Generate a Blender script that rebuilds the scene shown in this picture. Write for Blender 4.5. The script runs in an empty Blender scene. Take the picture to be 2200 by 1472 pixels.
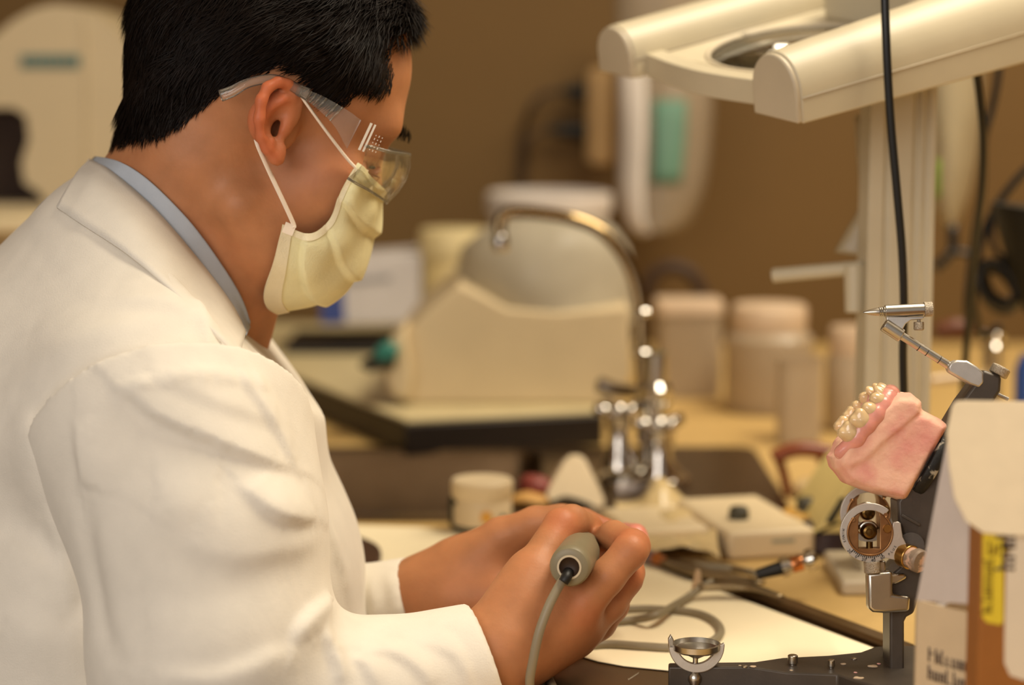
import bpy, math, random
import numpy as np
from mathutils import Matrix, Vector

random.seed(7)
rng = np.random.default_rng(7)
SC = bpy.context.scene
COL = SC.collection

# ------------------------------------------------------------------ camera, world, lights, exposure
T = 0.76                       # height of the bench top above the floor
CAM = np.array([0.0, 0.0, T + 0.427])
PITCH = math.radians(7.4)
FPX = 4880.0                   # focal length in pixels of the 2200x1472 photograph
cam_d = bpy.data.cameras.new('camera')
cam_d.sensor_fit = 'HORIZONTAL'
cam_d.sensor_width = 22.5
cam_d.lens = FPX / 2200.0 * 22.5
cam_d.clip_start = 0.05
cam_d.dof.use_dof = True
cam_d.dof.focus_distance = 1.505
cam_d.dof.aperture_fstop = 1.95
cam_o = bpy.data.objects.new('camera', cam_d)
cam_o.location = CAM
cam_o.rotation_euler = (math.pi / 2 - PITCH, 0, 0)
COL.objects.link(cam_o)
SC.camera = cam_o

SC.view_settings.view_transform = 'Standard'
SC.view_settings.look = 'None'
SC.view_settings.gamma = 1.0
SC.view_settings.use_curve_mapping = False
SC.view_settings.exposure = 0.0

W = bpy.data.worlds.new('world')
SC.world = W
W.use_nodes = True
W.node_tree.nodes['Background'].inputs[0].default_value = (1.0, 0.92, 0.86, 1)
W.node_tree.nodes['Background'].inputs[1].default_value = 0.34


def lamp(name, kind, loc, energy, color, size=0.1, target=None, size_y=None):
    l = bpy.data.lights.new(name, kind)
    l.energy = energy
    l.color = color
    if kind == 'AREA':
        l.size = size
        if size_y:
            l.shape = 'RECTANGLE'
            l.size_y = size_y
    else:
        l.shadow_soft_size = size
    o = bpy.data.objects.new(name, l)
    o.location = loc
    if target is not None:
        o.rotation_euler = (Vector(target) - Vector(loc)).to_track_quat('-Z', 'Y').to_euler()
    COL.objects.link(o)
    return o


WARM = (1.0, 0.89, 0.70)
lamp('ceiling_or_fill_lamp', 'AREA', (0.85, 1.70, 2.6), 50, WARM, 1.3, (0.70, 1.7, 0), 0.7)
lamp('ceiling_or_fill_lamp', 'AREA', (1.30, 2.75, 2.4), 13, WARM, 0.6, (1.0, 3.28, 1.2), 0.3)  # added light aimed at the back wall to brighten its right side
lamp('ceiling_or_fill_lamp', 'AREA', (-1.0, -0.6, 1.75), 28, (1.0, 0.93, 0.87), 1.6, (-0.25, 1.5, 1.0), 1.0)  # unseen front fill, added at head height to brighten coat and neck
lamp('camera_flash', 'POINT', (0.02, -0.02, CAM[2] + 0.13), 2.2, (1.0, 0.91, 0.86), 0.022)

# ------------------------------------------------------------------ pixel geometry of the photograph -> places in the room
_R = np.array([1.0, 0, 0])
_U = np.array([0, math.sin(PITCH), math.cos(PITCH)])
_F = np.array([0, math.cos(PITCH), -math.sin(PITCH)])


def P(px, py, d):
    return CAM + (px - 1100) / FPX * d * _R - (py - 736) / FPX * d * _U + d * _F


def Z(px, py, z=0.0):
    """the spot at height z above the bench top that is seen at px, py"""
    r = (px - 1100) / FPX * _R - (py - 736) / FPX * _U + _F
    t = (T + z - CAM[2]) / r[2]
    return CAM + t * r


def PY(px, py, y):
    r = (px - 1100) / FPX * _R - (py - 736) / FPX * _U + _F
    return CAM + r * (y / r[1])


def project(v):
    q = np.asarray(v) - CAM
    d = q @ _F
    return np.stack([1100 + FPX * (q @ _R) / d, 736 - FPX * (q @ _U) / d, d], axis=-1)


def unit(v):
    v = np.asarray(v, float)
    return v / max(np.linalg.norm(v), 1e-12)


# ------------------------------------------------------------------ materials
def lin(c):
    return tuple(((x / 255.0) / 12.92 if x / 255.0 <= 0.04045 else ((x / 255.0 + 0.055) / 1.055) ** 2.4) for x in c)


MATS = {}


def M(name, rgb, rough=0.5, metal=0.0, var=0.06, vs=25.0, bump=0.0, bs=300.0, rgb2=None, mixlo=0.4, mixhi=0.6,
      trans=0.0, sss=0.0, sssr=(1.0, 0.35, 0.2), coat=0.0, alpha=1.0, emit=0.0, sheen=0.0, ior=1.45, spec=0.5, wave=None, attr=None):
    if name in MATS:
        return MATS[name]
    m = bpy.data.materials.new(name)
    m.use_nodes = True
    nt = m.node_tree
    b = nt.nodes['Principled BSDF']
    b.inputs['Roughness'].default_value = rough
    b.inputs['Metallic'].default_value = metal
    b.inputs['IOR'].default_value = ior
    b.inputs['Specular IOR Level'].default_value = spec
    b.inputs['Transmission Weight'].default_value = trans
    b.inputs['Coat Weight'].default_value = coat
    b.inputs['Sheen Weight'].default_value = sheen
    b.inputs['Alpha'].default_value = alpha
    if sss:
        b.inputs['Subsurface Weight'].default_value = sss
        b.inputs['Subsurface Radius'].default_value = sssr
        b.inputs['Subsurface Scale'].default_value = 0.006
    L = nt.links.new
    tc = nt.nodes.new('ShaderNodeTexCoord')
    n = nt.nodes.new('ShaderNodeTexNoise')
    n.inputs['Scale'].default_value = vs
    n.inputs['Detail'].default_value = 5
    L(tc.outputs['Object'], n.inputs['Vector'])
    r = nt.nodes.new('ShaderNodeValToRGB')
    c = lin(rgb)
    if rgb2:
        c2 = lin(rgb2)
        r.color_ramp.elements[0].position, r.color_ramp.elements[1].position = mixlo, mixhi
        r.color_ramp.elements[0].color = (*c, 1)
        r.color_ramp.elements[1].color = (*c2, 1)
    else:
        r.color_ramp.elements[0].position, r.color_ramp.elements[1].position = 0.3, 0.7
        r.color_ramp.elements[0].color = (*[max(0, x * (1 - var)) for x in c], 1)
        r.color_ramp.elements[1].color = (*[min(1, x * (1 + var)) for x in c], 1)
    L(n.outputs['Fac'], r.inputs['Fac'])
    out = r.outputs['Color']
    if attr:
        a = nt.nodes.new('ShaderNodeAttribute')
        a.attribute_name = attr[0]
        mx = nt.nodes.new('ShaderNodeMix')
        mx.data_type = 'RGBA'
        L(a.outputs['Fac'], mx.inputs[0])
        L(out, mx.inputs[6])
        mx.inputs[7].default_value = (*lin(attr[1]), 1)
        out = mx.outputs[2]
    L(out, b.inputs['Base Color'])
    if emit:
        L(out, b.inputs['Emission Color'])
        b.inputs['Emission Strength'].default_value = emit
    if bump:
        n2 = nt.nodes.new('ShaderNodeTexNoise')
        n2.inputs['Scale'].default_value = bs
        n2.inputs['Detail'].default_value = 4
        L(tc.outputs['Object'], n2.inputs['Vector'])
        src = n2.outputs['Fac']
        if wave:
            w = nt.nodes.new('ShaderNodeTexWave')
            w.inputs['Scale'].default_value = wave
            w.inputs['Distortion'].default_value = 1.0
            L(tc.outputs['Object'], w.inputs['Vector'])
            src = w.outputs['Fac']
        bp = nt.nodes.new('ShaderNodeBump')
        bp.inputs['Strength'].default_value = bump
        bp.inputs['Distance'].default_value = 0.001
        L(src, bp.inputs['Height'])
        L(bp.outputs['Normal'], b.inputs['Normal'])
    MATS[name] = m
    return m


def clear(name, rgb, rough=0.05, opac=0.12, gloss=0.5):
    """thin clear plastic: mostly see-through, with a fresnel sheen and a little milky body"""
    if name in MATS:
        return MATS[name]
    m = bpy.data.materials.new(name)
    m.use_nodes = True
    nt = m.node_tree
    nt.nodes.clear()
    L = nt.links.new
    o = nt.nodes.new('ShaderNodeOutputMaterial')
    t = nt.nodes.new('ShaderNodeBsdfTransparent')
    t.inputs[0].default_value = (0.97, 0.96, 0.93, 1)
    g = nt.nodes.new('ShaderNodeBsdfGlossy')
    g.inputs['Roughness'].default_value = rough
    d = nt.nodes.new('ShaderNodeBsdfDiffuse')
    d.inputs[0].default_value = (*lin(rgb), 1)
    tl = nt.nodes.new('ShaderNodeBsdfTranslucent')
    tl.inputs[0].default_value = (*lin(rgb), 1)
    ad = nt.nodes.new('ShaderNodeMixShader')
    ad.inputs[0].default_value = 0.4
    L(d.outputs[0], ad.inputs[1])
    L(tl.outputs[0], ad.inputs[2])
    f = nt.nodes.new('ShaderNodeLayerWeight')
    f.inputs[0].default_value = 0.35
    mul = nt.nodes.new('ShaderNodeMath')
    mul.operation = 'MULTIPLY'
    mul.inputs[1].default_value = gloss
    L(f.outputs['Fresnel'], mul.inputs[0])
    nz = nt.nodes.new('ShaderNodeTexNoise')
    nz.inputs['Scale'].default_value = 14
    tc = nt.nodes.new('ShaderNodeTexCoord')
    L(tc.outputs['Object'], nz.inputs['Vector'])
    mr = nt.nodes.new('ShaderNodeMapRange')
    mr.inputs[3].default_value = opac * 0.75
    mr.inputs[4].default_value = opac * 1.25
    L(nz.outputs['Fac'], mr.inputs[0])
    m1 = nt.nodes.new('ShaderNodeMixShader')
    L(mr.outputs[0], m1.inputs[0])
    L(t.outputs[0], m1.inputs[1])
    L(ad.outputs[0], m1.inputs[2])
    m2 = nt.nodes.new('ShaderNodeMixShader')
    L(mul.outputs[0], m2.inputs[0])
    L(m1.outputs[0], m2.inputs[1])
    L(g.outputs[0], m2.inputs[2])
    L(m2.outputs[0], o.inputs[0])
    MATS[name] = m
    return m


# ------------------------------------------------------------------ mesh building
class MB:
    def __init__(s):
        s.v, s.f, s.n = [], [], 0

    def add(s, verts, faces):
        verts = np.asarray(verts, float).reshape(-1, 3)
        s.v.append(verts)
        s.f += [tuple(i + s.n for i in f) for f in faces]
        s.n += len(verts)
        return s

    def box(s, c, size, R=None):
        x, y, z = np.asarray(size, float) / 2
        p = np.array([(a * x, b * y, e * z) for a in (-1, 1) for b in (-1, 1) for e in (-1, 1)])
        if R is not None:
            p = p @ np.asarray(R, float).T
        return s.add(p + c, [(0, 1, 3, 2), (4, 6, 7, 5), (0, 4, 5, 1), (2, 3, 7, 6), (0, 2, 6, 4), (1, 5, 7, 3)])

    def ring_loft(s, rings, cap0=True, cap1=True, close=False):
        m = len(rings[0])
        f = []
        k = len(rings)
        for i in range(k if close else k - 1):
            j = (i + 1) % k
            for q in range(m):
                r = (q + 1) % m
                f.append((i * m + q, i * m + r, j * m + r, j * m + q))
        if not close:
            if cap0:
                f.append(tuple(range(m))[::-1])
            if cap1:
                f.append(tuple((k - 1) * m + q for q in range(m)))
        return s.add(np.concatenate(rings), f)

    def lathe(s, o, axis, prof, n=28, cap0=True, cap1=True):
        a = unit(axis)
        u = unit(np.cross(a, (0, 0, 1) if abs(a[2]) < 0.9 else (1, 0, 0)))
        w = np.cross(a, u)
        th = np.linspace(0, 2 * math.pi, n, endpoint=False)
        o = np.asarray(o, float)
        rings = [o + a * h + max(r, 1e-5) * (np.cos(th)[:, None] * u + np.sin(th)[:, None] * w) for r, h in prof]
        return s.ring_loft(rings, cap0, cap1)

    def cyl(s, p0, p1, r0, r1=None, n=24):
        p0, p1 = np.asarray(p0, float), np.asarray(p1, float)
        L = np.linalg.norm(p1 - p0)
        return s.lathe(p0, p1 - p0, [(r0, 0), (r0 if r1 is None else r1, L)], n)

    def tube(s, pts, r, n=10, smooth=6, flat=None):
        pts = np.asarray(pts, float)
        if smooth and len(pts) > 2:
            pts = catmull(pts, smooth)
        r = np.broadcast_to(np.asarray(r, float), (len(pts),)) if np.ndim(r) == 0 else np.interp(np.linspace(0, 1, len(pts)), np.linspace(0, 1, len(r)), r)
        t = np.gradient(pts, axis=0)
        t /= np.linalg.norm(t, axis=1)[:, None] + 1e-12
        u = unit(np.cross(t[0], (0, 0, 1) if abs(t[0][2]) < 0.9 else (1, 0, 0)))
        th = np.linspace(0, 2 * math.pi, n, endpoint=False)
        rings = []
        for i in range(len(pts)):
            u = unit(u - t[i] * (u @ t[i]))
            w = np.cross(t[i], u)
            rings.append(pts[i] + r[i] * (np.cos(th)[:, None] * u + (flat or 1.0) * np.sin(th)[:, None] * w))
        return s.ring_loft(rings)

    def prism(s, poly, vec):
        poly = np.asarray(poly, float)
        m = len(poly)
        f = [tuple(range(m))[::-1], tuple(range(m, 2 * m))]
        f += [(i, (i + 1) % m, m + (i + 1) % m, m + i) for i in range(m)]
        return s.add(np.concatenate([poly, poly + np.asarray(vec, float)]), f)

    def sheet(s, g, th=0.0, closed_u=False):
        g = np.asarray(g, float)
        m, n = g.shape[:2]
        du = np.gradient(g, axis=0)
        dv = np.gradient(g, axis=1)
        nn = np.cross(du, dv)
        nn /= np.linalg.norm(nn, axis=2)[..., None] + 1e-12
        a = (g + nn * th / 2).reshape(-1, 3)
        f = [(i * n + j, (i + 1) * n + j, (i + 1) * n + j + 1, i * n + j + 1) for i in range(m - 1) for j in range(n - 1)]
        if th == 0:
            return s.add(g.reshape(-1, 3), f)
        b = (g - nn * th / 2).reshape(-1, 3)
        K = m * n
        f2 = [tuple(K + x for x in q[::-1]) for q in f]
        e = [i * n for i in range(m)], [i * n + n - 1 for i in range(m)], list(range(n)), [(m - 1) * n + j for j in range(n)]
        f3 = []
        for L, fl in ((e[0], 0), (e[1], 1), (e[2], 1), (e[3], 0)):
            for x, y in zip(L[:-1], L[1:]):
                f3.append((x, y, K + y, K + x) if not fl else (y, x, K + x, K + y))
        return s.add(np.concatenate([a, b]), f + f2 + f3)

    def ball(s, c, r, R=None, n=16, m=10):
        r = np.broadcast_to(np.asarray(r, float), (3,))
        th = np.linspace(0, 2 * math.pi, n, endpoint=False)
        rings = []
        for ph in np.linspace(-math.pi / 2 + 0.02, math.pi / 2 - 0.02, m):
            p = np.stack([r[0] * math.cos(ph) * np.cos(th), r[1] * math.cos(ph) * np.sin(th), np.full(n, r[2] * math.sin(ph))], 1)
            if R is not None:
                p = p @ np.asarray(R, float).T
            rings.append(p + np.asarray(c, float))
        return s.ring_loft(rings)

    def arr(s):
        return np.concatenate(s.v), s.f


def catmull(p, k=6):
    p = np.asarray(p, float)
    q = np.concatenate([[2 * p[0] - p[1]], p, [2 * p[-1] - p[-2]]])
    out = []
    for i in range(1, len(q) - 2):
        for t in np.linspace(0, 1, k, endpoint=False):
            a, b, c, d = q[i - 1], q[i], q[i + 1], q[i + 2]
            out.append(0.5 * (2 * b + (c - a) * t + (2 * a - 5 * b + 4 * c - d) * t * t + (3 * b - a - 3 * c + d) * t ** 3))
    out.append(p[-1])
    return np.array(out)


def circle_pts(c, u, w, r, a0=0, a1=360, n=32):
    t = np.radians(np.linspace(a0, a1, n))
    return np.asarray(c) + r * (np.cos(t)[:, None] * np.asarray(u) + np.sin(t)[:, None] * np.asarray(w))


def tagged(o, label=None, cat=None, group=None, kind=None):
    if label:
        o['label'] = label
    if cat:
        o['category'] = cat
    if group:
        o['group'] = group
    if kind:
        o['kind'] = kind
    return o


def thing(name, loc, label, cat, group=None):
    o = bpy.data.objects.new(name, None)
    o.empty_display_size = 0.02
    o.location = loc
    COL.objects.link(o)
    return tagged(o, label, cat, group)


ORG = {}


def obj(name, mb, mat, parent=None, sharp=35.0, bevel=0.0, label=None, cat=None, group=None, kind=None, seg=2, recalc=True):
    if isinstance(mb, MB):
        v, f = mb.arr()
    else:
        v, f = mb
    v = np.asarray(v, float)
    if parent is None:
        c = (v.min(0) + v.max(0)) / 2
        c[2] = v[:, 2].min()
    else:
        c = ORG[parent.name] if parent.name in ORG else np.array(parent.location)
    me = bpy.data.meshes.new(name)
    if isinstance(f, np.ndarray):
        me.vertices.add(len(v))
        me.vertices.foreach_set('co', (v - c).astype(np.float32).ravel())
        k = f.shape[1]
        me.loops.add(f.size)
        me.loops.foreach_set('vertex_index', f.astype(np.int32).ravel())
        me.polygons.add(len(f))
        me.polygons.foreach_set('loop_start', np.arange(0, f.size, k, dtype=np.int32))
        me.polygons.foreach_set('loop_total', np.full(len(f), k, dtype=np.int32))
        me.update(calc_edges=True)
        me.validate()
    else:
        me.from_pydata([tuple(x) for x in (v - c)], [], f)
        if recalc:
            import bmesh
            bm = bmesh.new()
            bm.from_mesh(me)
            bmesh.ops.recalc_face_normals(bm, faces=bm.faces)
            bm.to_mesh(me)
            bm.free()
        me.update()
    me.shade_smooth()
    if sharp and sharp < 180:
        me.set_sharp_from_angle(angle=math.radians(sharp))
    me.materials.append(mat)
    o = bpy.data.objects.new(name, me)
    if parent is None:
        o.location = c
    else:
        o.parent = parent
    ORG[o.name] = c
    COL.objects.link(o)
    if bevel:
        b = o.modifiers.new('bevel', 'BEVEL')
        b.width = bevel
        b.segments = seg
        b.limit_method = 'ANGLE'
        b.angle_limit = math.radians(40)
        b.harden_normals = False
    return tagged(o, label, cat, group, kind)


def text_mb(body, size, c, u, w, depth=0.0003, align='CENTER', mb=None, font_bold=False):
    """lettering as thin raised geometry: u = reading direction, w = up"""
    cu = bpy.data.curves.new('lettering', 'FONT')
    cu.body = body
    cu.size = size
    cu.align_x = align
    cu.align_y = 'CENTER'
    cu.extrude = depth / 2
    cu.resolution_u = 2
    if font_bold:
        cu.offset = size * 0.02
    o = bpy.data.objects.new('lettering', cu)
    COL.objects.link(o)
    dg = bpy.context.evaluated_depsgraph_get()
    me = o.evaluated_get(dg).to_mesh()
    v = np.array([x.co[:] for x in me.vertices]).reshape(-1, 3)
    f = [tuple(p.vertices) for p in me.polygons]
    o.evaluated_get(dg).to_mesh_clear()
    bpy.data.objects.remove(o)
    bpy.data.curves.remove(cu)
    u, w = unit(u), unit(w)
    n = np.cross(u, w)
    mb = mb or MB()
    if len(v):
        mb.add(np.asarray(c) + v[:, :1] * u + v[:, 1:2] * w + v[:, 2:3] * n, f)
    return mb


# ------------------------------------------------------------------ smooth solids from distance fields (bodies, cloth, stone)
class Prim:
    def __init__(s, f, lo, hi, k, op):
        s.f, s.lo, s.hi, s.k, s.op = f, np.asarray(lo), np.asarray(hi), k, op


def ell(c, r, R=None, k=0.01, op='u'):
    c, r = np.asarray(c, float), np.broadcast_to(np.asarray(r, float), (3,))
    Rm = np.eye(3) if R is None else np.asarray(R, float)
    e = np.abs(Rm) @ r

    def f(p):
        q = (p - c) @ Rm
        k0 = np.linalg.norm(q / r, axis=1)
        k1 = np.linalg.norm(q / (r * r), axis=1)
        return k0 * (k0 - 1.0) / np.maximum(k1, 1e-9)
    return Prim(f, c - e, c + e, k, op)


def cap(a, b, ra, rb=None, k=0.01, op='u', flat=None):
    """tapered limb from a to b; flat = (axis, factor) squeezes it along an axis (factor > 1 thinner)"""
    a, b = np.asarray(a, float), np.asarray(b, float)
    rb = ra if rb is None else rb
    ba = b - a
    L2 = max(ba @ ba, 1e-12)
    rr = max(ra, rb) * (1.0 if not flat or flat[1] >= 1 else 1.0 / flat[1])

    def f(p):
        q = p - a
        t = np.clip(q @ ba / L2, 0, 1)
        w = q - t[:, None] * ba
        if flat:
            n = unit(flat[0])
            w = w + ((flat[1] - 1.0) * (w @ n))[:, None] * n
        return np.linalg.norm(w, axis=1) - (ra + (rb - ra) * t)
    return Prim(f, np.minimum(a, b) - rr, np.maximum(a, b) + rr, k, op)


def chain(pts, rs, k=0.006, op='u', flat=None):
    return [cap(pts[i], pts[i + 1], rs[i], rs[i + 1], k, op, flat) for i in range(len(pts) - 1)]


def cylinder(a, b, r, k=0.002, op='s'):
    a, b = np.asarray(a, float), np.asarray(b, float)
    L = np.linalg.norm(b - a)
    n = (b - a) / L

    def f(p):
        q = p - a
        h = q @ n
        rad = np.linalg.norm(q - h[:, None] * n, axis=1)
        return np.maximum(rad - r, np.abs(h - L / 2) - L / 2)
    return Prim(f, np.minimum(a, b) - r, np.maximum(a, b) + r, k, op)


def sd_eval(prims, p, margin):
    d = np.full(len(p), 1.0)
    for pr in prims:
        m = max(margin, pr.k * 1.2)
        idx = np.nonzero(np.all((p > pr.lo - m) & (p < pr.hi + m), axis=1))[0]
        if not len(idx):
            continue
        v = pr.f(p[idx])
        a = d[idx]
        k = pr.k
        if pr.op == 'u':
            h = np.maximum(k - np.abs(a - v), 0) / k
            d[idx] = np.minimum(a, v) - h * h * k * 0.25
        else:
            v = -v
            h = np.maximum(k - np.abs(a - v), 0) / k
            d[idx] = np.maximum(a, v) + h * h * k * 0.25
    return d


def sdf_mesh(prims, h, B=8):
    lo = np.min([p.lo for p in prims if p.op == 'u'], axis=0) - 4 * h
    hi = np.max([p.hi for p in prims if p.op == 'u'], axis=0) + 4 * h
    H = h * B
    n = np.ceil((hi - lo) / H).astype(int) + 1
    g = np.stack(np.meshgrid(*[np.arange(x) for x in n], indexing='ij'), -1).reshape(-1, 3)
    d = sd_eval(prims, lo + (g + 0.5) * H, H * 2.2)
    act = g[np.abs(d) < H * 1.7]
    off = np.stack(np.meshgrid(*[np.arange(B + 1)] * 3, indexing='ij'), -1).reshape(-1, 3)
    V = np.empty((len(act), B + 1, B + 1, B + 1), np.float32)
    for s in range(0, len(act), 1500):
        blk = act[s:s + 1500]
        p = (lo + (blk[:, None, :] * B + off[None]) * h).reshape(-1, 3)
        V[s:s + 1500] = sd_eval(prims, p, H * 0.6).reshape(len(blk), B + 1, B + 1, B + 1)
    ins = V < 0
    cnt = np.zeros((len(act), B, B, B), np.int8)
    for a in (0, 1):
        for b in (0, 1):
            for c in (0, 1):
                cnt += ins[:, a:B + a, b:B + b, c:B + c]
    bi, i, j, k = np.nonzero((cnt > 0) & (cnt < 8))
    acc = np.zeros((len(bi), 3))
    num = np.zeros(len(bi))
    C = [(a, b, c) for a in (0, 1) for b in (0, 1) for c in (0, 1)]
    for p in C:
        for ax in range(3):
            if p[ax]:
                continue
            q = list(p)
            q[ax] = 1
            v0 = V[bi, i + p[0], j + p[1], k + p[2]].astype(float)
            v1 = V[bi, i + q[0], j + q[1], k + q[2]].astype(float)
            m = (v0 < 0) != (v1 < 0)
            t = np.where(m, v0 / np.where(m, v0 - v1, 1), 0)
            for e in range(3):
                acc[:, e] += np.where(m, p[e] + (t if e == ax else 0), 0)
            num += m
    G = act[bi] * B + np.stack([i, j, k], 1)
    verts = lo + (G + acc / num[:, None]) * h
    NY, NZ = int(n[1] * B + 2), int(n[2] * B + 2)
    key = (G[:, 0].astype(np.int64) * NY + G[:, 1]) * NZ + G[:, 2]
    order = np.argsort(key)
    key, verts = key[order], verts[order]
    step = np.array([NY * NZ, NZ, 1], np.int64)
    faces = []
    for ax in range(3):
        sl = [slice(0, B)] * 3
        s2 = list(sl)
        s2[ax] = slice(1, B + 1)
        A = ins[:, sl[0], sl[1], sl[2]]
        A2 = ins[:, s2[0], s2[1], s2[2]]
        bb, x, y, z = np.nonzero(A != A2)
        gg = act[bb] * B + np.stack([x, y, z], 1)
        kk = (gg[:, 0].astype(np.int64) * NY + gg[:, 1]) * NZ + gg[:, 2]
        b1, c1 = step[(ax + 1) % 3], step[(ax + 2) % 3]
        q = np.stack([kk, kk - b1, kk - b1 - c1, kk - c1], 1)
        flip = A2[bb, x, y, z]
        q[flip] = q[flip][:, ::-1]
        ix = np.searchsorted(key, q)
        ix = np.minimum(ix, len(key) - 1)
        ok = np.all(key[ix] == q, axis=1)
        faces.append(ix[ok])
    return verts, np.concatenate(faces)


def vnormals(v, f):
    a = v[f[:, 2]] - v[f[:, 0]]
    b = v[f[:, 3]] - v[f[:, 1]]
    fn = np.cross(a, b)
    n = np.zeros_like(v)
    for c in range(4):
        for e in range(3):
            n[:, e] += np.bincount(f[:, c], fn[:, e], len(v))
    return n / (np.linalg.norm(n, axis=1)[:, None] + 1e-12)


def relax(v, f, it=1, lam=0.5):
    for _ in range(it):
        s = np.zeros_like(v)
        c = np.zeros(len(v))
        for a, b in ((0, 1), (1, 2), (2, 3), (3, 0)):
            for e in range(3):
                s[:, e] += np.bincount(f[:, a], v[f[:, b], e], len(v)) + np.bincount(f[:, b], v[f[:, a], e], len(v))
            c += np.bincount(f[:, a], minlength=len(v)) + np.bincount(f[:, b], minlength=len(v))
        v = v + lam * (s / np.maximum(c, 1)[:, None] - v)
    return v


def poly_dist(p, poly):
    """signed distance to a closed 2-D polygon (negative inside)"""
    poly = np.asarray(poly, float)
    d = np.full(len(p), 1e9)
    inside = np.zeros(len(p), bool)
    for i in range(len(poly)):
        a, b = poly[i], poly[(i + 1) % len(poly)]
        ab = b - a
        t = np.clip(((p - a) @ ab) / (ab @ ab + 1e-15), 0, 1)
        d = np.minimum(d, np.linalg.norm(p - a - t[:, None] * ab, axis=1))
        c = ((a[1] <= p[:, 1]) != (b[1] <= p[:, 1])) & (p[:, 0] < ab[0] * (p[:, 1] - a[1]) / (ab[1] if ab[1] else 1e-12) + a[0])
        inside ^= c
    return np.where(inside, -d, d)


def fnoise(p, s, seed=0, octv=3):
    """cheap smooth value noise from summed sines"""
    r = np.random.default_rng(seed)
    out = np.zeros(len(p))
    for o in range(octv):
        for _ in range(5):
            w = r.normal(size=3)
            w = w / np.linalg.norm(w) * s * (2 ** o) * r.uniform(0.7, 1.3)
            out += np.sin(p @ w + r.uniform(0, 6.28)) / (2 ** o) / 5
    return out

# ------------------------------------------------------------------ the room
YW = 3.28
m_wall = M('wall_paint', (100, 74, 34), 0.75, var=0.04, vs=6, bump=0.15, bs=180)
m_lam = M('bench_laminate', (202, 168, 106), 0.42, var=0.05, vs=40, bump=0.05, bs=500)
m_ceil = M('ceiling_paint', (225, 215, 195), 0.9)
m_floor = M('floor_vinyl', (120, 105, 85), 0.5, var=0.15, vs=30)
obj('wall_back', MB().box((-0.5, YW + 0.05, 1.35), (6.0, 0.1, 2.7)), m_wall, kind='structure')
obj('wall_right', MB().box((2.45, 1.2, 1.35), (0.1, 4.06, 2.7)), m_wall, kind='structure')
obj('wall_left', MB().box((-3.45, 1.2, 1.35), (0.1, 4.06, 2.7)), m_wall, kind='structure')
obj('floor', MB().box((-0.5, 1.2, -0.05), (6.0, 4.06, 0.1)), m_floor, kind='structure')
obj('ceiling', MB().box((-0.5, 1.2, 2.75), (6.0, 4.06, 0.1)), m_ceil, kind='structure')

# L-shaped bench top with a hole for the sink
SX0, SX1, SY0, SY1 = -0.36, 0.035, 2.045, 2.375
TH = 0.038
EDGE = [(-2.6, 1.93), (-0.22, 1.93), (-0.13, 1.84), (-0.075, 1.62), (-0.03, 1.5), (-0.03, 0.75), (2.35, 0.75), (2.35, 2.0), (SX1, 2.0), (SX0, 2.0), (-2.6, 2.0)]
top = MB()
top.prism([(x, y, T - TH) for x, y in EDGE], (0, 0, TH))
for x0, x1, y0, y1 in ((-2.6, SX0, 2.0, YW - 0.002), (SX1, 2.35, 2.0, YW - 0.002), (SX0, SX1, 2.0, SY0), (SX0, SX1, SY1, YW - 0.002)):
    top.box(((x0 + x1) / 2, (y0 + y1) / 2, T - TH / 2), (x1 - x0, y1 - y0, TH))
bench = obj('lab_bench', top, m_lam, label='cream laminate bench top running under the tools and along the wall', cat='workbench')
cab = MB()
cab.box((1.22, 2.0, (T - TH - 0.15) / 2), (2.1, 2.4, T - TH - 0.15))
cab.box((-1.2, 2.65, (T - TH - 0.2) / 2), (2.7, 1.1, T - TH - 0.2))
obj('cabinet', cab, M('cabinet_front', (196, 178, 140), 0.5), bench)

# ------------------------------------------------------------------ the man
RY, RW = math.radians(23), math.radians(12)
RH = np.array(Matrix.Rotation(RW, 3, 'Z') @ Matrix.Rotation(RY, 3, 'Y'))
EAR = P(590, 275, 1.525)
HO = EAR - RH @ np.array([0, -0.072, 0])


def HW(p):
    return HO + RH @ np.asarray(p, float)


def HL(v):
    return (np.asarray(v) - HO) @ RH


def HP(px, py, y):
    """head-local place on the plane (head-local y) that is seen at px, py"""
    r = (px - 1100) / FPX * _R - (py - 736) / FPX * _U + _F
    o, d = HL(CAM), RH.T @ r
    return o + d * ((y - o[1]) / d[1])


def hell(c, r, k=0.012, op='u'):
    return ell(HW(c), r, RH, k, op)


def hcap(a, b, ra, rb=None, k=0.01, op='u', flat=None):
    return cap(HW(a), HW(b), ra, rb, k, op, None if flat is None else (RH @ np.asarray(flat[0], float), flat[1]))


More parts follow.
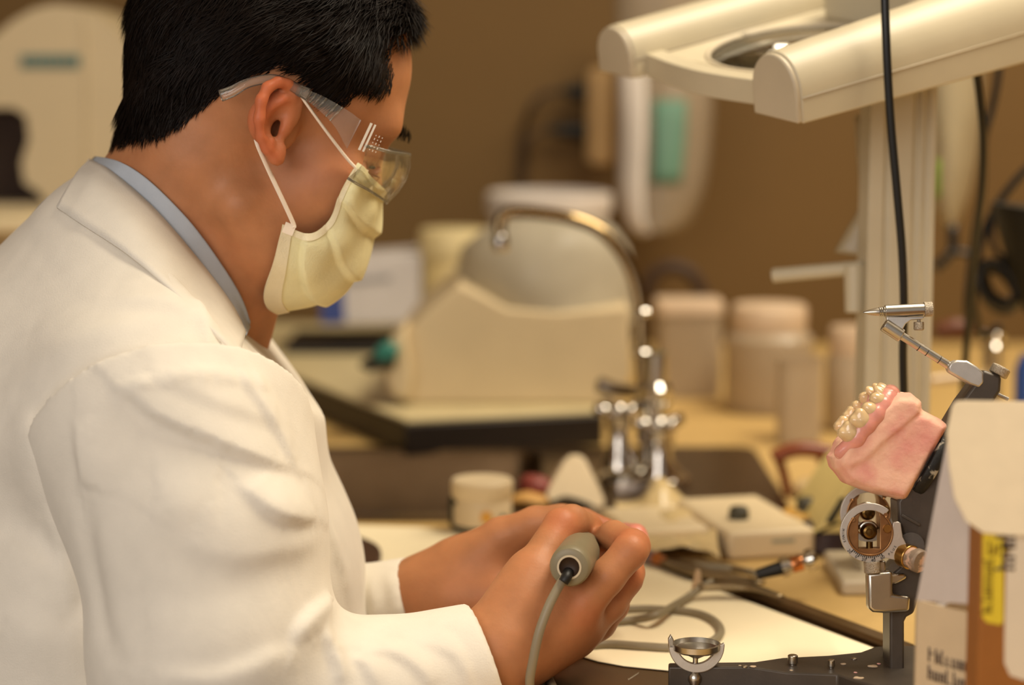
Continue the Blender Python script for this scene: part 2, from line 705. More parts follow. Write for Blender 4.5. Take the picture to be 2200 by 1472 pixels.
head = [
    hell((-0.012, 0, 0.052), (0.092, 0.074, 0.076)),
    hell((0.036, 0, 0.048), (0.046, 0.060, 0.060), 0.02),
    hell((-0.030, 0, 0.012), (0.056, 0.060, 0.052), 0.02),
    hell((0.036, 0, -0.030), (0.044, 0.056, 0.062), 0.02),
    hell((0.030, 0, -0.062), (0.046, 0.050, 0.044), 0.02),
    hcap((0.0, -0.050, -0.058), (0.062, -0.014, -0.090), 0.013, 0.013, 0.02),
    hcap((0.0, 0.050, -0.058), (0.062, 0.014, -0.090), 0.013, 0.013, 0.02),
    hell((0.054, -0.036, -0.020), (0.028, 0.026, 0.030), 0.015),
    hell((0.054, 0.036, -0.020), (0.028, 0.026, 0.030), 0.015),
    hcap((0.074, -0.030, 0.030), (0.074, 0.030, 0.030), 0.011, None, 0.02),
    hell((0.068, 0, -0.088), (0.016, 0.022, 0.016), 0.015),
    hell((0.078, -0.033, 0.011), (0.013, 0.015, 0.011), 0.012, 's'),
    hell((0.078, 0.033, 0.011), (0.013, 0.015, 0.011), 0.012, 's'),
    hell((0.067, -0.032, 0.010), (0.013, 0.014, 0.012), 0.004),
    hell((0.067, 0.032, 0.010), (0.013, 0.014, 0.012), 0.004),
    hcap((0.075, 0, 0.020), (0.089, 0, -0.022), 0.007, 0.010, 0.012),
    hell((0.082, -0.011, -0.026), (0.010, 0.007, 0.007), 0.006),
    hell((0.082, 0.011, -0.026), (0.010, 0.007, 0.007), 0.006),
    hcap((0.082, -0.018, -0.056), (0.082, 0.018, -0.056), 0.006, None, 0.006),
    hcap((0.080, -0.016, -0.066), (0.080, 0.016, -0.066), 0.006, None, 0.006),
]
# neck
NB = P(338, 575, 1.63)
NK = HW((-0.030, 0, -0.035))
neck = [cap(NK, NB, 0.055, 0.061, 0.022), cap(HW((-0.036, 0, -0.015)), P(300, 530, 1.63), 0.040, 0.052, 0.02),
        cap(HW((0.02, 0, -0.06)), P(450, 650, 1.64), 0.036, 0.045, 0.03)]


def ear(sgn):
    def H(px, py, y):
        q = HP(px, py, y)
        q = np.array([q[0], q[1], q[2]])
        q[1] *= 1 if sgn < 0 else -1
        return HW(q)
    hel = [(642, 203, -.073), (633, 190, -.078), (618, 180, -.082), (597, 176, -.086), (575, 188, -.089), (561, 216, -.092), (557, 256, -.092), (562, 294, -.088),
           (574, 318, -.084), (589, 336, -.080), (599, 344, -.077)]
    rs = [.003, .0032, .0034, .0036, .0038, .0038, .0038, .0038, .0040, .0038, .0034]
    out = [cap(H(592, 275, -.066), H(578, 255, -.078), 0.017, 0.015, 0.008, 'u', (RH @ np.array([0.35, sgn * 1.0, 0]), 2.2)),
           ell(H(596, 250, -.079), (0.0150, 0.0040, 0.0225), RH @ np.array(Matrix.Rotation(-sgn * 0.30, 3, 'Z') @ Matrix.Rotation(0.30, 3, 'Y')), 0.006)]
    out += chain([H(*q) for q in hel], rs, 0.003)
    out += chain([H(*q) for q in [(632, 212, -.080), (610, 214, -.0835), (592, 238, -.0855), (583, 270, -.0850), (586, 302, -.083)]], [.0016, .0020, .0022, .0022, .0018], 0.004)
    out += [ell(H(600, 260, -.088), (0.0075, 0.010, 0.0125), RH @ np.array(Matrix.Rotation(0.25, 3, 'Y')), 0.004, 's'),
            ell(H(593, 277, -.074), (0.0036, 0.012, 0.0065), RH, 0.003, 's'),
            ell(H(612, 274, -.078), (0.0036, 0.0036, 0.0075), RH, 0.004), ell(H(598, 330, -.079), (0.0050, 0.0036, 0.0080), RH, 0.004)]
    return out


ears = ear(-1) + ear(1)

# torso core and arms under the coat
TB = [P(318, 620, 1.65), P(235, 860, 1.66), P(215, 1250, 1.67), P(200, 1800, 1.67), P(200, 2150, 1.67)]
AX = (0, 1, 0)
torso = chain(TB, [0.085, 0.105, 0.115, 0.115, 0.115], 0.03, 'u', (AX, 0.66))
SH_R, EL_R = P(345, 900, 1.50), P(470, 1530, 1.475)
SH_L, EL_L = P(385, 905, 1.80), P(440, 1430, 1.80)
WR = P(1068, 1408, 1.508)
WL = P(902, 1292, 1.655)
arms = [cap(SH_R, EL_R, 0.052, 0.042, 0.02), cap(EL_R, P(700, 1510, 1.485), 0.042, 0.038, 0.02), cap(P(700, 1510, 1.485), WR, 0.038, 0.0245, 0.02),
        cap(SH_L, EL_L, 0.052, 0.042, 0.02), cap(EL_L, WL, 0.042, 0.0235, 0.02), cap(TB[1], SH_R, 0.08, 0.05, 0.03), cap(TB[1], SH_L, 0.08, 0.05, 0.03)]

# the hand nearer the lens: seen from the thumb side, closed round the handpiece
def finger(j, r):
    return chain([P(*q) for q in j], r, 0.0035)


hr = []
hr += [cap(WR, P(1165, 1330, 1.522), 0.024, 0.026, 0.02, 'u', (_F, 1.25)),
       cap(WR, P(1248, 1308, 1.515), 0.021, 0.0125, 0.018), cap(WR, P(1258, 1345, 1.530), 0.020, 0.0125, 0.018),
       cap(WR, P(1238, 1372, 1.545), 0.019, 0.012, 0.018), cap(WR, P(1195, 1393, 1.555), 0.019, 0.011, 0.018),
       cap(P(1080, 1375, 1.505), P(1145, 1232, 1.522), 0.022, 0.0155, 0.018),
       cap(P(1120, 1290, 1.515), P(1225, 1300, 1.518), 0.017, 0.0125, 0.018),
       cap(P(1150, 1240, 1.527), P(1235, 1290, 1.535), 0.012, 0.0115, 0.02)]
hr += finger([(1145, 1232, 1.522), (1206, 1131, 1.545), (1228, 1122, 1.556), (1262, 1135, 1.582), (1280, 1150, 1.597)], [.0142, .0122, .0118, .0105, .0078])
hr += finger([(1248, 1306, 1.513), (1304, 1240, 1.507), (1353, 1185, 1.512), (1359, 1175, 1.522), (1318, 1150, 1.550), (1284, 1160, 1.571)], [.0135, .0118, .0116, .0116, .0098, .0076])
hr += finger([(1258, 1345, 1.530), (1310, 1295, 1.532), (1345, 1243, 1.538), (1349, 1230, 1.548), (1318, 1195, 1.575), (1286, 1192, 1.592)], [.0130, .0115, .0112, .0112, .0098, .0078])
hr += finger([(1238, 1372, 1.545), (1288, 1340, 1.550), (1318, 1300, 1.556), (1318, 1286, 1.566), (1290, 1240, 1.590), (1268, 1225, 1.603)], [.0122, .0108, .0105, .0104, .0092, .0074])
hr += finger([(1195, 1393, 1.555), (1235, 1375, 1.566), (1262, 1350, 1.578), (1262, 1338, 1.588), (1250, 1295, 1.604), (1238, 1275, 1.612)], [.0112, .0098, .0092, .0090, .0080, .0064])
# the other hand, behind it, palm turned to the lens
hl = [cap(WL, P(985, 1240, 1.645), 0.0235, 0.026, 0.02, 'u', (_F, 1.3)),
      cap(WL, P(1125, 1172, 1.660), 0.021, 0.0125, 0.018), cap(WL, P(1118, 1205, 1.648), 0.020, 0.0125, 0.018),
      cap(WL, P(1098, 1240, 1.638), 0.019, 0.012, 0.018), cap(WL, P(1070, 1268, 1.628), 0.019, 0.0115, 0.018),
      cap(P(930, 1265, 1.645), P(1078, 1155, 1.630), 0.021, 0.015, 0.018), cap(P(985, 1300, 1.632), P(1060, 1290, 1.622), 0.017, 0.013, 0.02)]
hl += finger([(1078, 1155, 1.630), (1150, 1124, 1.622), (1206, 1119, 1.618), (1250, 1123, 1.616), (1306, 1137, 1.612)], [.0140, .0118, .0116, .0104, .0076])
hl += finger([(1125, 1172, 1.660), (1190, 1152, 1.680), (1250, 1148, 1.690), (1300, 1150, 1.684), (1342, 1160, 1.662)], [.0125, .0108, .0105, .0096, .0076])
hl += finger([(1118, 1205, 1.648), (1190, 1190, 1.682), (1262, 1185, 1.692), (1318, 1182, 1.682), (1350, 1188, 1.655)], [.0125, .0110, .0107, .0098, .0078])
hl += finger([(1098, 1240, 1.638), (1170, 1230, 1.674), (1240, 1226, 1.686), (1292, 1218, 1.676), (1322, 1214, 1.655)], [.0120, .0105, .0102, .0094, .0076])
hl += finger([(1070, 1268, 1.628), (1130, 1268, 1.660), (1185, 1266, 1.672), (1225, 1256, 1.664), (1248, 1246, 1.648)], [.0112, .0098, .0092, .0085, .0068])

m_skin = M('skin', (180, 122, 82), 0.50, var=0.10, vs=55, bump=0.18, bs=420, sss=0.25, attr=('ruddy', (200, 104, 66)), spec=0.35)
bv, bf = sdf_mesh(torso + arms + neck + head + ears + hr + hl, 0.0019)
bv = relax(bv, bf, 1, 0.5)
person = obj('person', (bv, bf), m_skin, None, sharp=0, label='man in a white lab coat, yellow face mask and clear glasses bending over his work', cat='person')
PC = ORG['person']
# ruddier skin on the ears, finger joints and tips
rud = np.zeros(len(bv))
hl_local = HL(bv)
rud = np.maximum(rud, np.clip((np.abs(hl_local[:, 1]) - 0.074) / 0.012, 0, 1) * (np.abs(hl_local[:, 0]) < 0.03) * (np.abs(hl_local[:, 2] - 0.01) < 0.045) * 0.75)
for q in [(1352, 1174, 1.515), (1349, 1230, 1.54), (1284, 1160, 1.571), (1306, 1137, 1.612), (1206, 1131, 1.54), (1342, 1160, 1.662), (1350, 1188, 1.655), (1318, 1292, 1.56), (1248, 1306, 1.51)]:
    rud = np.maximum(rud, 0.6 * np.exp(-(np.linalg.norm(bv - P(*q), axis=1) / 0.013) ** 2))
rud = np.clip(rud + 0.12 * fnoise(bv, 90, 3), 0, 1)
at = person.data.attributes.new('ruddy', 'FLOAT', 'POINT')
at.data.foreach_set('value', rud.astype(np.float32))

# ------------------------------------------------------------------ hair: a close cap with thousands of strands over it
hair_px = [(246, 332), (300, 312), (352, 300), (400, 272), (440, 238), (482, 205), (520, 180), (560, 165), (600, 150), (640, 172), (668, 205), (700, 236), (742, 236), (775, 205),
           (818, 214), (846, 205), (856, 160), (848, 118), (866, 112), (905, 95), (960, 20), (900, -160), (560, -240), (230, -150), (150, 100), (200, 338)]
hp2 = np.array([HP(x, y, -0.062)[[0, 2]] for x, y in hair_px])
bn = vnormals(bv, bf)
isH = (np.linalg.norm(bv - HW((0, 0, 0.04)), axis=1) < 0.16)
hd = np.full(len(bv), 1.0)
hd[isH] = poly_dist(hl_local[isH][:, [0, 2]], hp2)
noear = ~((np.abs(hl_local[:, 1]) > 0.0755) & (hl_local[:, 2] < 0.04) & (np.abs(hl_local[:, 0]) < 0.035))
fm = np.all((hd[bf] < -0.0005) & noear[bf], axis=1)
solid = np.all(hd[bf] < np.where(hl_local[bf][:, :, 0] > -0.015, -0.0100, -0.0050), axis=1)
hfc = bf[fm]
use, inv = np.unique(hfc, return_inverse=True)
hv = bv[use]
loc = hl_local[use]
inside = -hd[use]
thick = np.minimum(inside * 0.42, 0.0105) + 0.0008
front = np.clip((loc[:, 0] - 0.045) / 0.05, 0, 1) * np.clip((loc[:, 2] - 0.075) / 0.03, 0, 1)
thick = thick + 0.010 * front * np.minimum(inside / 0.012, 1)
nape = np.clip((hv[:, 2] - (HO[2] - 0.022)) / 0.06, 0.12, 1)
thick *= np.where(loc[:, 0] < -0.02, nape, 1.0)
thick *= 1 + 0.16 * fnoise(hv, 230, 5)
capv = hv + bn[use] * thick[:, None]
cap_faces = inv.reshape(-1, 4)
shell = cap_faces[solid[fm]]
# strands
cnt = 60000
a4 = bv[hfc]
w = np.linalg.norm(np.cross(a4[:, 2] - a4[:, 0], a4[:, 3] - a4[:, 1]), axis=1)
fi = inside[cap_faces[:, 0]]
w = w * np.where(loc[cap_faces[:, 0], 0] > -0.015, np.clip(fi / 0.016, 0.10, 1), np.clip(fi / 0.009, 0.12, 1))
ci = rng.choice(len(hfc), cnt, p=w / w.sum())
uv = rng.random((cnt, 2))
fl = cap_faces[ci]
root = (capv[fl[:, 0]] * ((1 - uv[:, 0]) * (1 - uv[:, 1]))[:, None] + capv[fl[:, 1]] * (uv[:, 0] * (1 - uv[:, 1]))[:, None]
        + capv[fl[:, 2]] * (uv[:, 0] * uv[:, 1])[:, None] + capv[fl[:, 3]] * ((1 - uv[:, 0]) * uv[:, 1])[:, None])
nr = bn[use][fl[:, 0]]
lr = loc[fl[:, 0]]
ins = inside[fl[:, 0]]
fr = front[fl[:, 0]]
# combing direction in head space: back and down on the sides, down at the nape, forward at the fringe
dirl = np.stack([-0.55 + 1.7 * fr + 0.25 * np.clip(lr[:, 0] / 0.08, -1, 1), 0.10 * np.sign(lr[:, 1]), -0.85 + 1.15 * fr + 0.0 * lr[:, 0]], 1)
dirl[:, 0] += 0.55 * np.clip((-lr[:, 0] - 0.02) / 0.05, 0, 1)
dirl += 0.28 * np.stack([fnoise(lr, 120, s) for s in (11, 12, 13)], 1)
dirl += rng.normal(0, 0.16, dirl.shape)
dw = dirl @ RH.T
dw -= nr * np.sum(dw * nr, 1)[:, None]
dw /= np.linalg.norm(dw, axis=1)[:, None]
length = (0.006 + 0.016 * np.clip(ins / 0.03, 0, 1) + 0.012 * fr) * rng.uniform(0.6, 1.25, cnt)
back = np.clip((-lr[:, 0] - 0.03) / 0.05, 0, 1)
lift = (1 - 0.6 * back) * (0.10 + 0.22 * np.clip(ins / 0.03, 0, 1) + 0.25 * fr) * rng.uniform(0.3, 1.4, cnt)
p0 = root - nr * 0.0012
p1 = root + dw * (length * 0.5)[:, None] + nr * (length * 0.5 * lift)[:, None]
p2 = root + dw * length[:, None] + nr * (length * lift * 0.72)[:, None]
sd = np.cross(dw, nr) + 0.6 * rng.normal(size=dw.shape) * 0.5
sd /= np.linalg.norm(sd, axis=1)[:, None]
wd = rng.uniform(0.00028, 0.00050, cnt)[:, None]
sv = np.stack([p0 - sd * wd, p0 + sd * wd, p1 - sd * wd * 0.85, p1 + sd * wd * 0.85, p2 - sd * wd * 0.12, p2 + sd * wd * 0.12], 1).reshape(-1, 3)
b6 = np.arange(cnt)[:, None] * 6
sf = np.concatenate([b6 + np.array([0, 1, 3, 2]), b6 + np.array([2, 3, 5, 4])])
m_hair = M('hair', (22, 14, 9), 0.6, var=0.35, vs=120, spec=0.14)
obj('hair', (np.concatenate([capv, sv]), np.concatenate([shell, sf + len(capv)])), m_hair, person, sharp=0)
# eyebrows and lashes, one of each to a side
for sg in (-1, 1):
    eb = MB()
    for q in range(150):
        t = rng.random()
        c = HP(880 - 34 * t + rng.normal(0, 2.0), 300 - 30 * t + rng.normal(0, 5.0) - 8 * t * t, -0.012 - 0.024 * t)
        c = c * np.array([1, -sg, 1])
        d = np.array([-0.004, sg * 0.004, 0.004])
        c, d = HW(c), RH @ d
        s2 = RH @ np.array([0, 0, 0.0007])
        o2 = RH @ np.array([0.0018, 0, 0])
        eb.add([c - s2, c + s2, c + d + o2 + s2 * .2, c + d + o2 - s2 * .2], [(0, 1, 2, 3)])
    obj('eyebrow', eb, m_hair, person, sharp=0, recalc=False)
    pts = [HW((0.0785 - 0.004 * t * t, sg * (0.032 + 0.012 * t), 0.0015 - 0.001 * t * t)) for t in np.linspace(-1, 1, 9)]
    obj('eyelash', MB().tube(pts, 0.0012, 6, 0), m_hair, person, sharp=0)

# ------------------------------------------------------------------ lab coat
m_coat = M('coat_cotton', (227, 219, 204), 0.85, var=0.03, vs=60, bump=0.25, bs=900, sheen=0.15, spec=0.2)


class Cloth:
    """a piece of clothing grown as a smooth solid, then creased along lines that lie on it"""

    def __init__(s, prims, h):
        s.v, s.f = sdf_mesh(prims, h)
        s.v = relax(s.v, s.f, 1, 0.5)
        s.n = vnormals(s.v, s.f)
        s.pj = project(s.v)
        s.facing = np.sum(s.n * (CAM - s.v), axis=1) > 0
        s.disp = np.zeros(len(s.v))

    def at(s, px, py):
        for r in (8, 30):
            i = np.nonzero(s.facing & (np.abs(s.pj[:, 0] - px) < r) & (np.abs(s.pj[:, 1] - py) < r))[0]
            if len(i):
                return s.v[i[np.argmin(s.pj[i, 2])]]
        return None

    def fold(s, px_pts, amp, w_soft, w_hard, ends=True):
        """a soft swelling on the line's left, a quick step down on its right"""
        q = catmull(np.array([(x, y, 0.0) for x, y in px_pts]), 8)[:, :2]
        pts = [s.at(*p) for p in q]
        pts = np.array([p for p in pts if p is not None])
        if len(pts) < 4:
            return
        for _ in range(3):
            pts[1:-1] = 0.25 * pts[:-2] + 0.5 * pts[1:-1] + 0.25 * pts[2:]
        R = 2.6 * max(w_soft, w_hard)
        near = np.nonzero(np.all((s.v > pts.min(0) - R) & (s.v < pts.max(0) + R), axis=1))[0]
        if not len(near):
            return
        D = np.linalg.norm(s.v[near][:, None] - pts[None], axis=2)
        j = np.argmin(D, 1)
        dist = D[np.arange(len(near)), j]
        tg = np.gradient(pts, axis=0)
        tg /= np.linalg.norm(tg, axis=1)[:, None] + 1e-9
        side = np.sum(np.cross(s.n[near], tg[j]) * (s.v[near] - pts[j]), axis=1)
        wgt = np.where(side > 0, np.exp(-(dist / w_soft) ** 2), np.exp(-(dist / w_hard) ** 2))
        t = j / (len(pts) - 1)
        env = np.sin(math.pi * np.clip(t, 0.02, 0.98)) ** 0.6 if ends else 1.0
        base = s.n[near[np.argmin(D, 0)]]
        same = np.sum(s.n[near] * base[j], axis=1) > 0.1
        s.disp[near] += amp * wgt * env * same

    def finish(s, keep=None, noise=0.0008):
        d = s.disp + noise * fnoise(s.v, 22, 8) + 0.5 * noise * fnoise(s.v, 60, 9)
        if keep is not None:
            d = d * np.clip((np.linalg.norm(s.v - keep, axis=1) - 0.02) / 0.03, 0.12, 1)
        s.v = relax(s.v + s.n * d[:, None], s.f, 1, 0.35)
        return s.v, s.f


def inflate(prims, by, k=0.004):
    return Prim(lambda p: sd_eval(prims, p, 0.06) - by, np.min([q.lo for q in prims], 0) - by, np.max([q.hi for q in prims], 0) + by, k, 'u')


def halfspace(c, n, R=0.6):
    c, n = np.asarray(c), unit(n)
    return Prim(lambda p: -((p - c) @ n), c - R, c + R, 0.0015, 's')


CB = [P(290, 620, 1.635), P(245, 850, 1.65), P(228, 1250, 1.66), P(205, 1750, 1.66), P(190, 2230, 1.66)]
sh_r = cap(P(330, 605, 1.58), P(340, 870, 1.505), 0.058, 0.083, 0.05)
body = chain(CB, [0.076, 0.118, 0.134, 0.140, 0.150], 0.03, 'u', (AX, 0.72))
body += [cap(P(285, 580, 1.61), P(150, 840, 1.63), 0.066, 0.105, 0.05, 'u', (AX, 0.85)), sh_r, cap(P(320, 620, 1.70), SH_L, 0.055, 0.072, 0.05),
         cap(P(505, 790, 1.62), P(590, 1200, 1.64), 0.045, 0.050, 0.05, 'u', (AX, 0.6)),
         cap(P(590, 1200, 1.64), P(690, 1560, 1.64), 0.050, 0.050, 0.05, 'u', (AX, 0.6)), cap(P(690, 1560, 1.64), P(640, 1900, 1.64), 0.050, 0.06, 0.05, 'u', (AX, 0.6)),
         cap(P(470, 720, 1.60), P(510, 900, 1.60), 0.035, 0.05, 0.04)]
NL0, NL1 = P(206, 362, 1.6), P(530, 716, 1.6)
nl = np.cross(NL1 - NL0, _F)
body += [halfspace(NL0, nl if nl[2] > 0 else -nl)]
ELc = P(468, 1520, 1.472)
CR = P(1046, 1424, 1.503)
CM = P(770, 1522, 1.487)
dR = unit(CR - CM)
arm_r = [cap(P(378, 930, 1.492), P(428, 1130, 1.475), 0.0765, 0.076, 0.018), cap(P(428, 1130, 1.475), P(458, 1400, 1.470), 0.076, 0.075, 0.012),
         cap(P(458, 1400, 1.470), ELc, 0.075, 0.070, 0.012), cap(ELc, CM, 0.069, 0.050, 0.02), cap(CM, CR + dR * 0.03, 0.050, 0.0325, 0.02)]
CL = P(898, 1298, 1.656)
dL = unit(CL - P(700, 1345, 1.675))
slv_l = [cap(SH_L, EL_L, 0.075, 0.072, 0.02), cap(EL_L, P(700, 1345, 1.675), 0.072, 0.045, 0.02), cap(P(700, 1345, 1.675), CL + dL * 0.03, 0.041, 0.0325, 0.015),
         cylinder(CL, CL + dL * 0.085, 0.075, 0.001), cylinder(CL - dL * 0.028, CL + dL * 0.02, 0.0250, 0.002)]
body = Cloth(body, 0.0034)
for fd in [
    ([(20, 880), (70, 960), (95, 1060), (130, 1130), (180, 1180)], 0.0080, 0.014, 0.026),
    ([(0, 1165), (70, 1210), (130, 1260), (180, 1290)], 0.0080, 0.012, 0.030),
    ([(0, 1330), (60, 1355), (120, 1370), (200, 1360)], 0.0060, 0.012, 0.022),
    ([(120, 1100), (135, 1200), (170, 1260)], 0.0050, 0.02, 0.006),
    ([(220, 640), (320, 640), (400, 660), (480, 700)], 0.0040, 0.02, 0.008),
    ([(60, 720), (160, 700), (280, 710)], 0.0020, 0.02, 0.02),
    ([(430, 650), (450, 720), (455, 760)], 0.0022, 0.006, 0.003, False),
    ([(545, 740), (600, 810), (628, 880), (645, 960)], 0.0045, 0.010, 0.005),
    ([(600, 860), (625, 930), (650, 1010), (668, 1080)], 0.0040, 0.009, 0.004),
    ([(650, 1010), (690, 1100), (730, 1200), (760, 1300)], 0.0040, 0.012, 0.005),
]:
    body.fold(*fd)
body.fold([(78, 895), (112, 848), (190, 797), (290, 770), (400, 758), (485, 762), (552, 786), (598, 845), (640, 945), (655, 1020)], -0.0050, 0.004, 0.004, False)
A0, A1, A2 = body.at(95, 900), body.at(385, 768), body.at(618, 960)
an = unit(np.cross(A1 - A0, A2 - A0))
if an @ (P(420, 1250, 1.42) - A1) < 0:
    an = -an
slv_r = [inflate(arm_r + [sh_r], 0.0042), halfspace(A1, -an), cylinder(CR, CR + dR * 0.085, 0.075, 0.001), cylinder(CR - dR * 0.028, CR + dR * 0.02, 0.0305, 0.002)]
sleeve = Cloth(slv_r, 0.0027)
for fd in [
    ([(235, 815), (330, 880), (440, 935), (540, 980), (640, 1010)], 0.0110, 0.030, 0.0040),
    ([(345, 780), (430, 840), (530, 880), (600, 900)], 0.0040, 0.020, 0.008),
    ([(520, 800), (560, 870), (600, 940), (640, 1010)], 0.0055, 0.014, 0.004),
    ([(520, 1035), (570, 1090), (620, 1108), (680, 1112)], 0.0095, 0.018, 0.0045),
    ([(400, 1150), (500, 1185), (600, 1180), (690, 1150)], 0.0070, 0.030, 0.012),
    ([(320, 1090), (400, 1075), (480, 1090)], 0.0045, 0.025, 0.02),
    ([(735, 1270), (690, 1300), (650, 1340), (630, 1385)], 0.0090, 0.012, 0.005),
    ([(640, 1390), (560, 1430), (450, 1465), (300, 1450)], 0.0070, 0.02, 0.008),
    ([(300, 1410), (400, 1380), (520, 1340), (650, 1260)], 0.0045, 0.03, 0.03),
    ([(168, 1040), (180, 1150), (195, 1260), (215, 1360), (250, 1440)], -0.0060, 0.010, 0.012),
    ([(160, 900), (175, 1000), (172, 1050)], 0.0060, 0.02, 0.006),
    ([(705, 1390), (725, 1420), (735, 1470)], 0.0070, 0.008, 0.004),
    ([(690, 1360), (705, 1375), (715, 1400)], 0.0060, 0.008, 0.005),
    ([(760, 1405), (790, 1430), (810, 1472)], 0.0055, 0.010, 0.004),
    ([(790, 1395), (850, 1400), (910, 1440), (930, 1472)], 0.0045, 0.010, 0.004),
    ([(900, 1375), (960, 1390), (1000, 1430), (1010, 1472)], 0.0028, 0.010, 0.004),
    ([(960, 1345), (1000, 1385), (1020, 1430), (1035, 1472)], -0.0014, 0.003, 0.003, False),
]:
    sleeve.fold(fd[0], fd[1] * 0.72, fd[2] * 1.1, fd[3] * 0.8, *fd[4:])
for x in range(250, 580, 30):
    y0 = 782 + 0.0011 * (x - 430) ** 2
    sleeve.fold([(x, y0), (x + 8, y0 + 22), (x + 16, y0 + 44)], 0.0022, 0.005, 0.004)
far = Cloth(slv_l, 0.0026)
for fd in [([(790, 1240), (800, 1300), (800, 1370)], 0.0040, 0.007, 0.004), ([(830, 1225), (842, 1290), (840, 1360)], 0.0035, 0.007, 0.004),
           ([(862, 1225), (872, 1290), (866, 1350)], -0.0012, 0.003, 0.003, False)]:
    far.fold(*fd)
labcoat = obj('lab_coat', body.finish(), m_coat, person, sharp=0)
obj('sleeve', sleeve.finish(CR), m_coat, labcoat, sharp=0)
obj('sleeve', far.finish(CL), m_coat, labcoat, sharp=0)

# coat collar and shirt collar: folded bands round the neck


def band(rows, n=36, th=0.002, k=6):
    g = np.stack([catmull(np.array([P(*q) for q in r]), k) for r in rows], 0)
    if len(rows) > 2:
        g = np.stack([catmull(g[:, i], 4) for i in range(g.shape[1])], 1)
    return MB().sheet(g, th)


# nape -> near side -> throat, then round the far side; each edge rests a little way off the neck or the coat below it
_pb = project(bv)
_fb = np.sum(bn * (CAM - bv), axis=1) > 0
_SV = np.concatenate([_pb[_fb], body.pj[body.facing]])


def front_depth(px, py, default, off):
    i = np.nonzero((np.abs(_SV[:, 0] - px) < 7) & (np.abs(_SV[:, 1] - py) < 7))[0]
    return min(default + 0.03, _SV[i, 2].min() - off) if len(i) else default


def settle(row, off):
    d = np.array([front_depth(x, y, q, off) for x, y, q in row])
    d[1:-1] = 0.25 * d[:-2] + 0.5 * d[1:-1] + 0.25 * d[2:]
    return [(x, y, e) for (x, y, _), e in zip(row, d)]


def edge_row(pts, d0, d1, d2, n=13):
    q = catmull(np.array([(x, y, 0.0) for x, y in pts]), 8)
    t = np.linspace(0, len(q) - 1, n).astype(int)
    u = np.linspace(0, 1, n)
    return [(q[k][0], q[k][1], d0 * (1 - a) ** 2 + 2 * a * (1 - a) * d1 + d2 * a * a) for k, a in zip(t, u)]


def band(rows, th=0.002):
    g = np.stack([catmull(np.array([P(*q) for q in r]), 4) for r in rows], 0)
    g = np.stack([catmull(g[:, i], 4) for i in range(g.shape[1])], 1)
    return MB().sheet(g, th)


cu = settle(edge_row([(194, 344), (245, 374), (335, 455), (422, 556), (488, 642), (528, 706)], 1.63, 1.50, 1.60), 0.0085)
cm = settle(edge_row([(165, 374), (215, 412), (305, 500), (395, 592), (466, 672), (524, 724)], 1.63, 1.48, 1.595), 0.0055)
cl = settle(edge_row([(122, 446), (175, 482), (272, 545), (362, 618), (436, 690), (512, 770)], 1.63, 1.46, 1.59), 0.0018)
obj('collar', band([cu, cm, cl], 0.0022), m_coat, labcoat, sharp=0)
m_shirt = M('shirt_cotton', (176, 182, 190), 0.8, var=0.03, vs=60, bump=0.2, bs=900, spec=0.2)
su = settle(edge_row([(206, 338), (262, 350), (325, 392), (404, 472), (468, 558), (514, 632), (538, 692)], 1.63, 1.53, 1.603), 0.0035)
sm_ = settle(edge_row([(200, 344), (250, 358), (312, 402), (392, 484), (456, 570), (502, 644), (534, 706)], 1.63, 1.53, 1.603), 0.0045)
sl = settle(edge_row([(192, 356), (226, 378), (288, 426), (366, 508), (432, 594), (486, 668), (528, 722)], 1.63, 1.53, 1.603), 0.0030)
obj('shirt_collar', band([su, sm_, sl], 0.0022), m_shirt, person, sharp=0)
cu2 = edge_row([(194, 344), (262, 366), (345, 440), (430, 545), (495, 640), (530, 706)], 1.63, 1.80, 1.60)
cl2 = edge_row([(122, 446), (215, 480), (320, 560), (410, 640), (470, 700), (520, 752)], 1.63, 1.86, 1.60)
obj('collar', band([cu2, cl2], 0.003), m_coat, labcoat, sharp=0)
su2 = edge_row([(206, 338), (266, 352), (335, 410), (412, 500), (480, 590), (540, 692)], 1.63, 1.77, 1.603)
sl2 = edge_row([(192, 356), (246, 384), (310, 445), (390, 540), (455, 630), (528, 722)], 1.63, 1.79, 1.603)
obj('shirt_collar', band([su2, sl2], 0.0022), m_shirt, person, sharp=0)

# ------------------------------------------------------------------ face mask
m_mask = M('mask_fleece', (230, 222, 176), 0.9, var=0.04, vs=90, bump=0.35, bs=700, spec=0.15)
m_maskedge = M('mask_edge', (232, 220, 186), 0.85, var=0.03, vs=120, bump=0.4, bs=900, spec=0.2)
m_elastic = M('white_elastic', (240, 222, 200), 0.8, bump=0.3, bs=1500)
colsM = [  # each column: places from the eye edge to the chin edge, on the plane y
    ([(768, 350), (732, 412), (706, 474), (664, 502), (607, 482)], [-.058, -.061, -.062, -.064, -.066]),
    ([(780, 362), (754, 428), (728, 500), (668, 545), (598, 520)], [-.053, -.058, -.060, -.063, -.064]),
    ([(798, 385), (778, 460), (745, 545), (672, 595), (584, 572)], [-.036, -.042, -.046, -.050, -.052]),
    ([(815, 404), (798, 485), (760, 588), (680, 638), (566, 632)], [-.018, -.024, -.026, -.028, -.030]),
    ([(826, 418), (806, 510), (766, 606), (690, 655), (585, 668)], [0, 0, 0, 0, 0]),
]
half = []
for p, ys in colsM:
    c_ = []
    for (x, y), yy in zip(p, ys):
        d_ = project(HW(HP(x, y, yy)))[2]
        c_.append(HL(P(x, y, min(d_, front_depth(x, y, d_, 0.0055)))) if yy else HP(x, y, yy))
    half.append(c_)
fullc = half + [[q * np.array([1, -1, 1]) for q in c] for c in half[-2::-1]]
g = np.array(fullc)                                   # (9, 5, 3)
g = np.stack([catmull(g[i], 24) for i in range(len(g))])
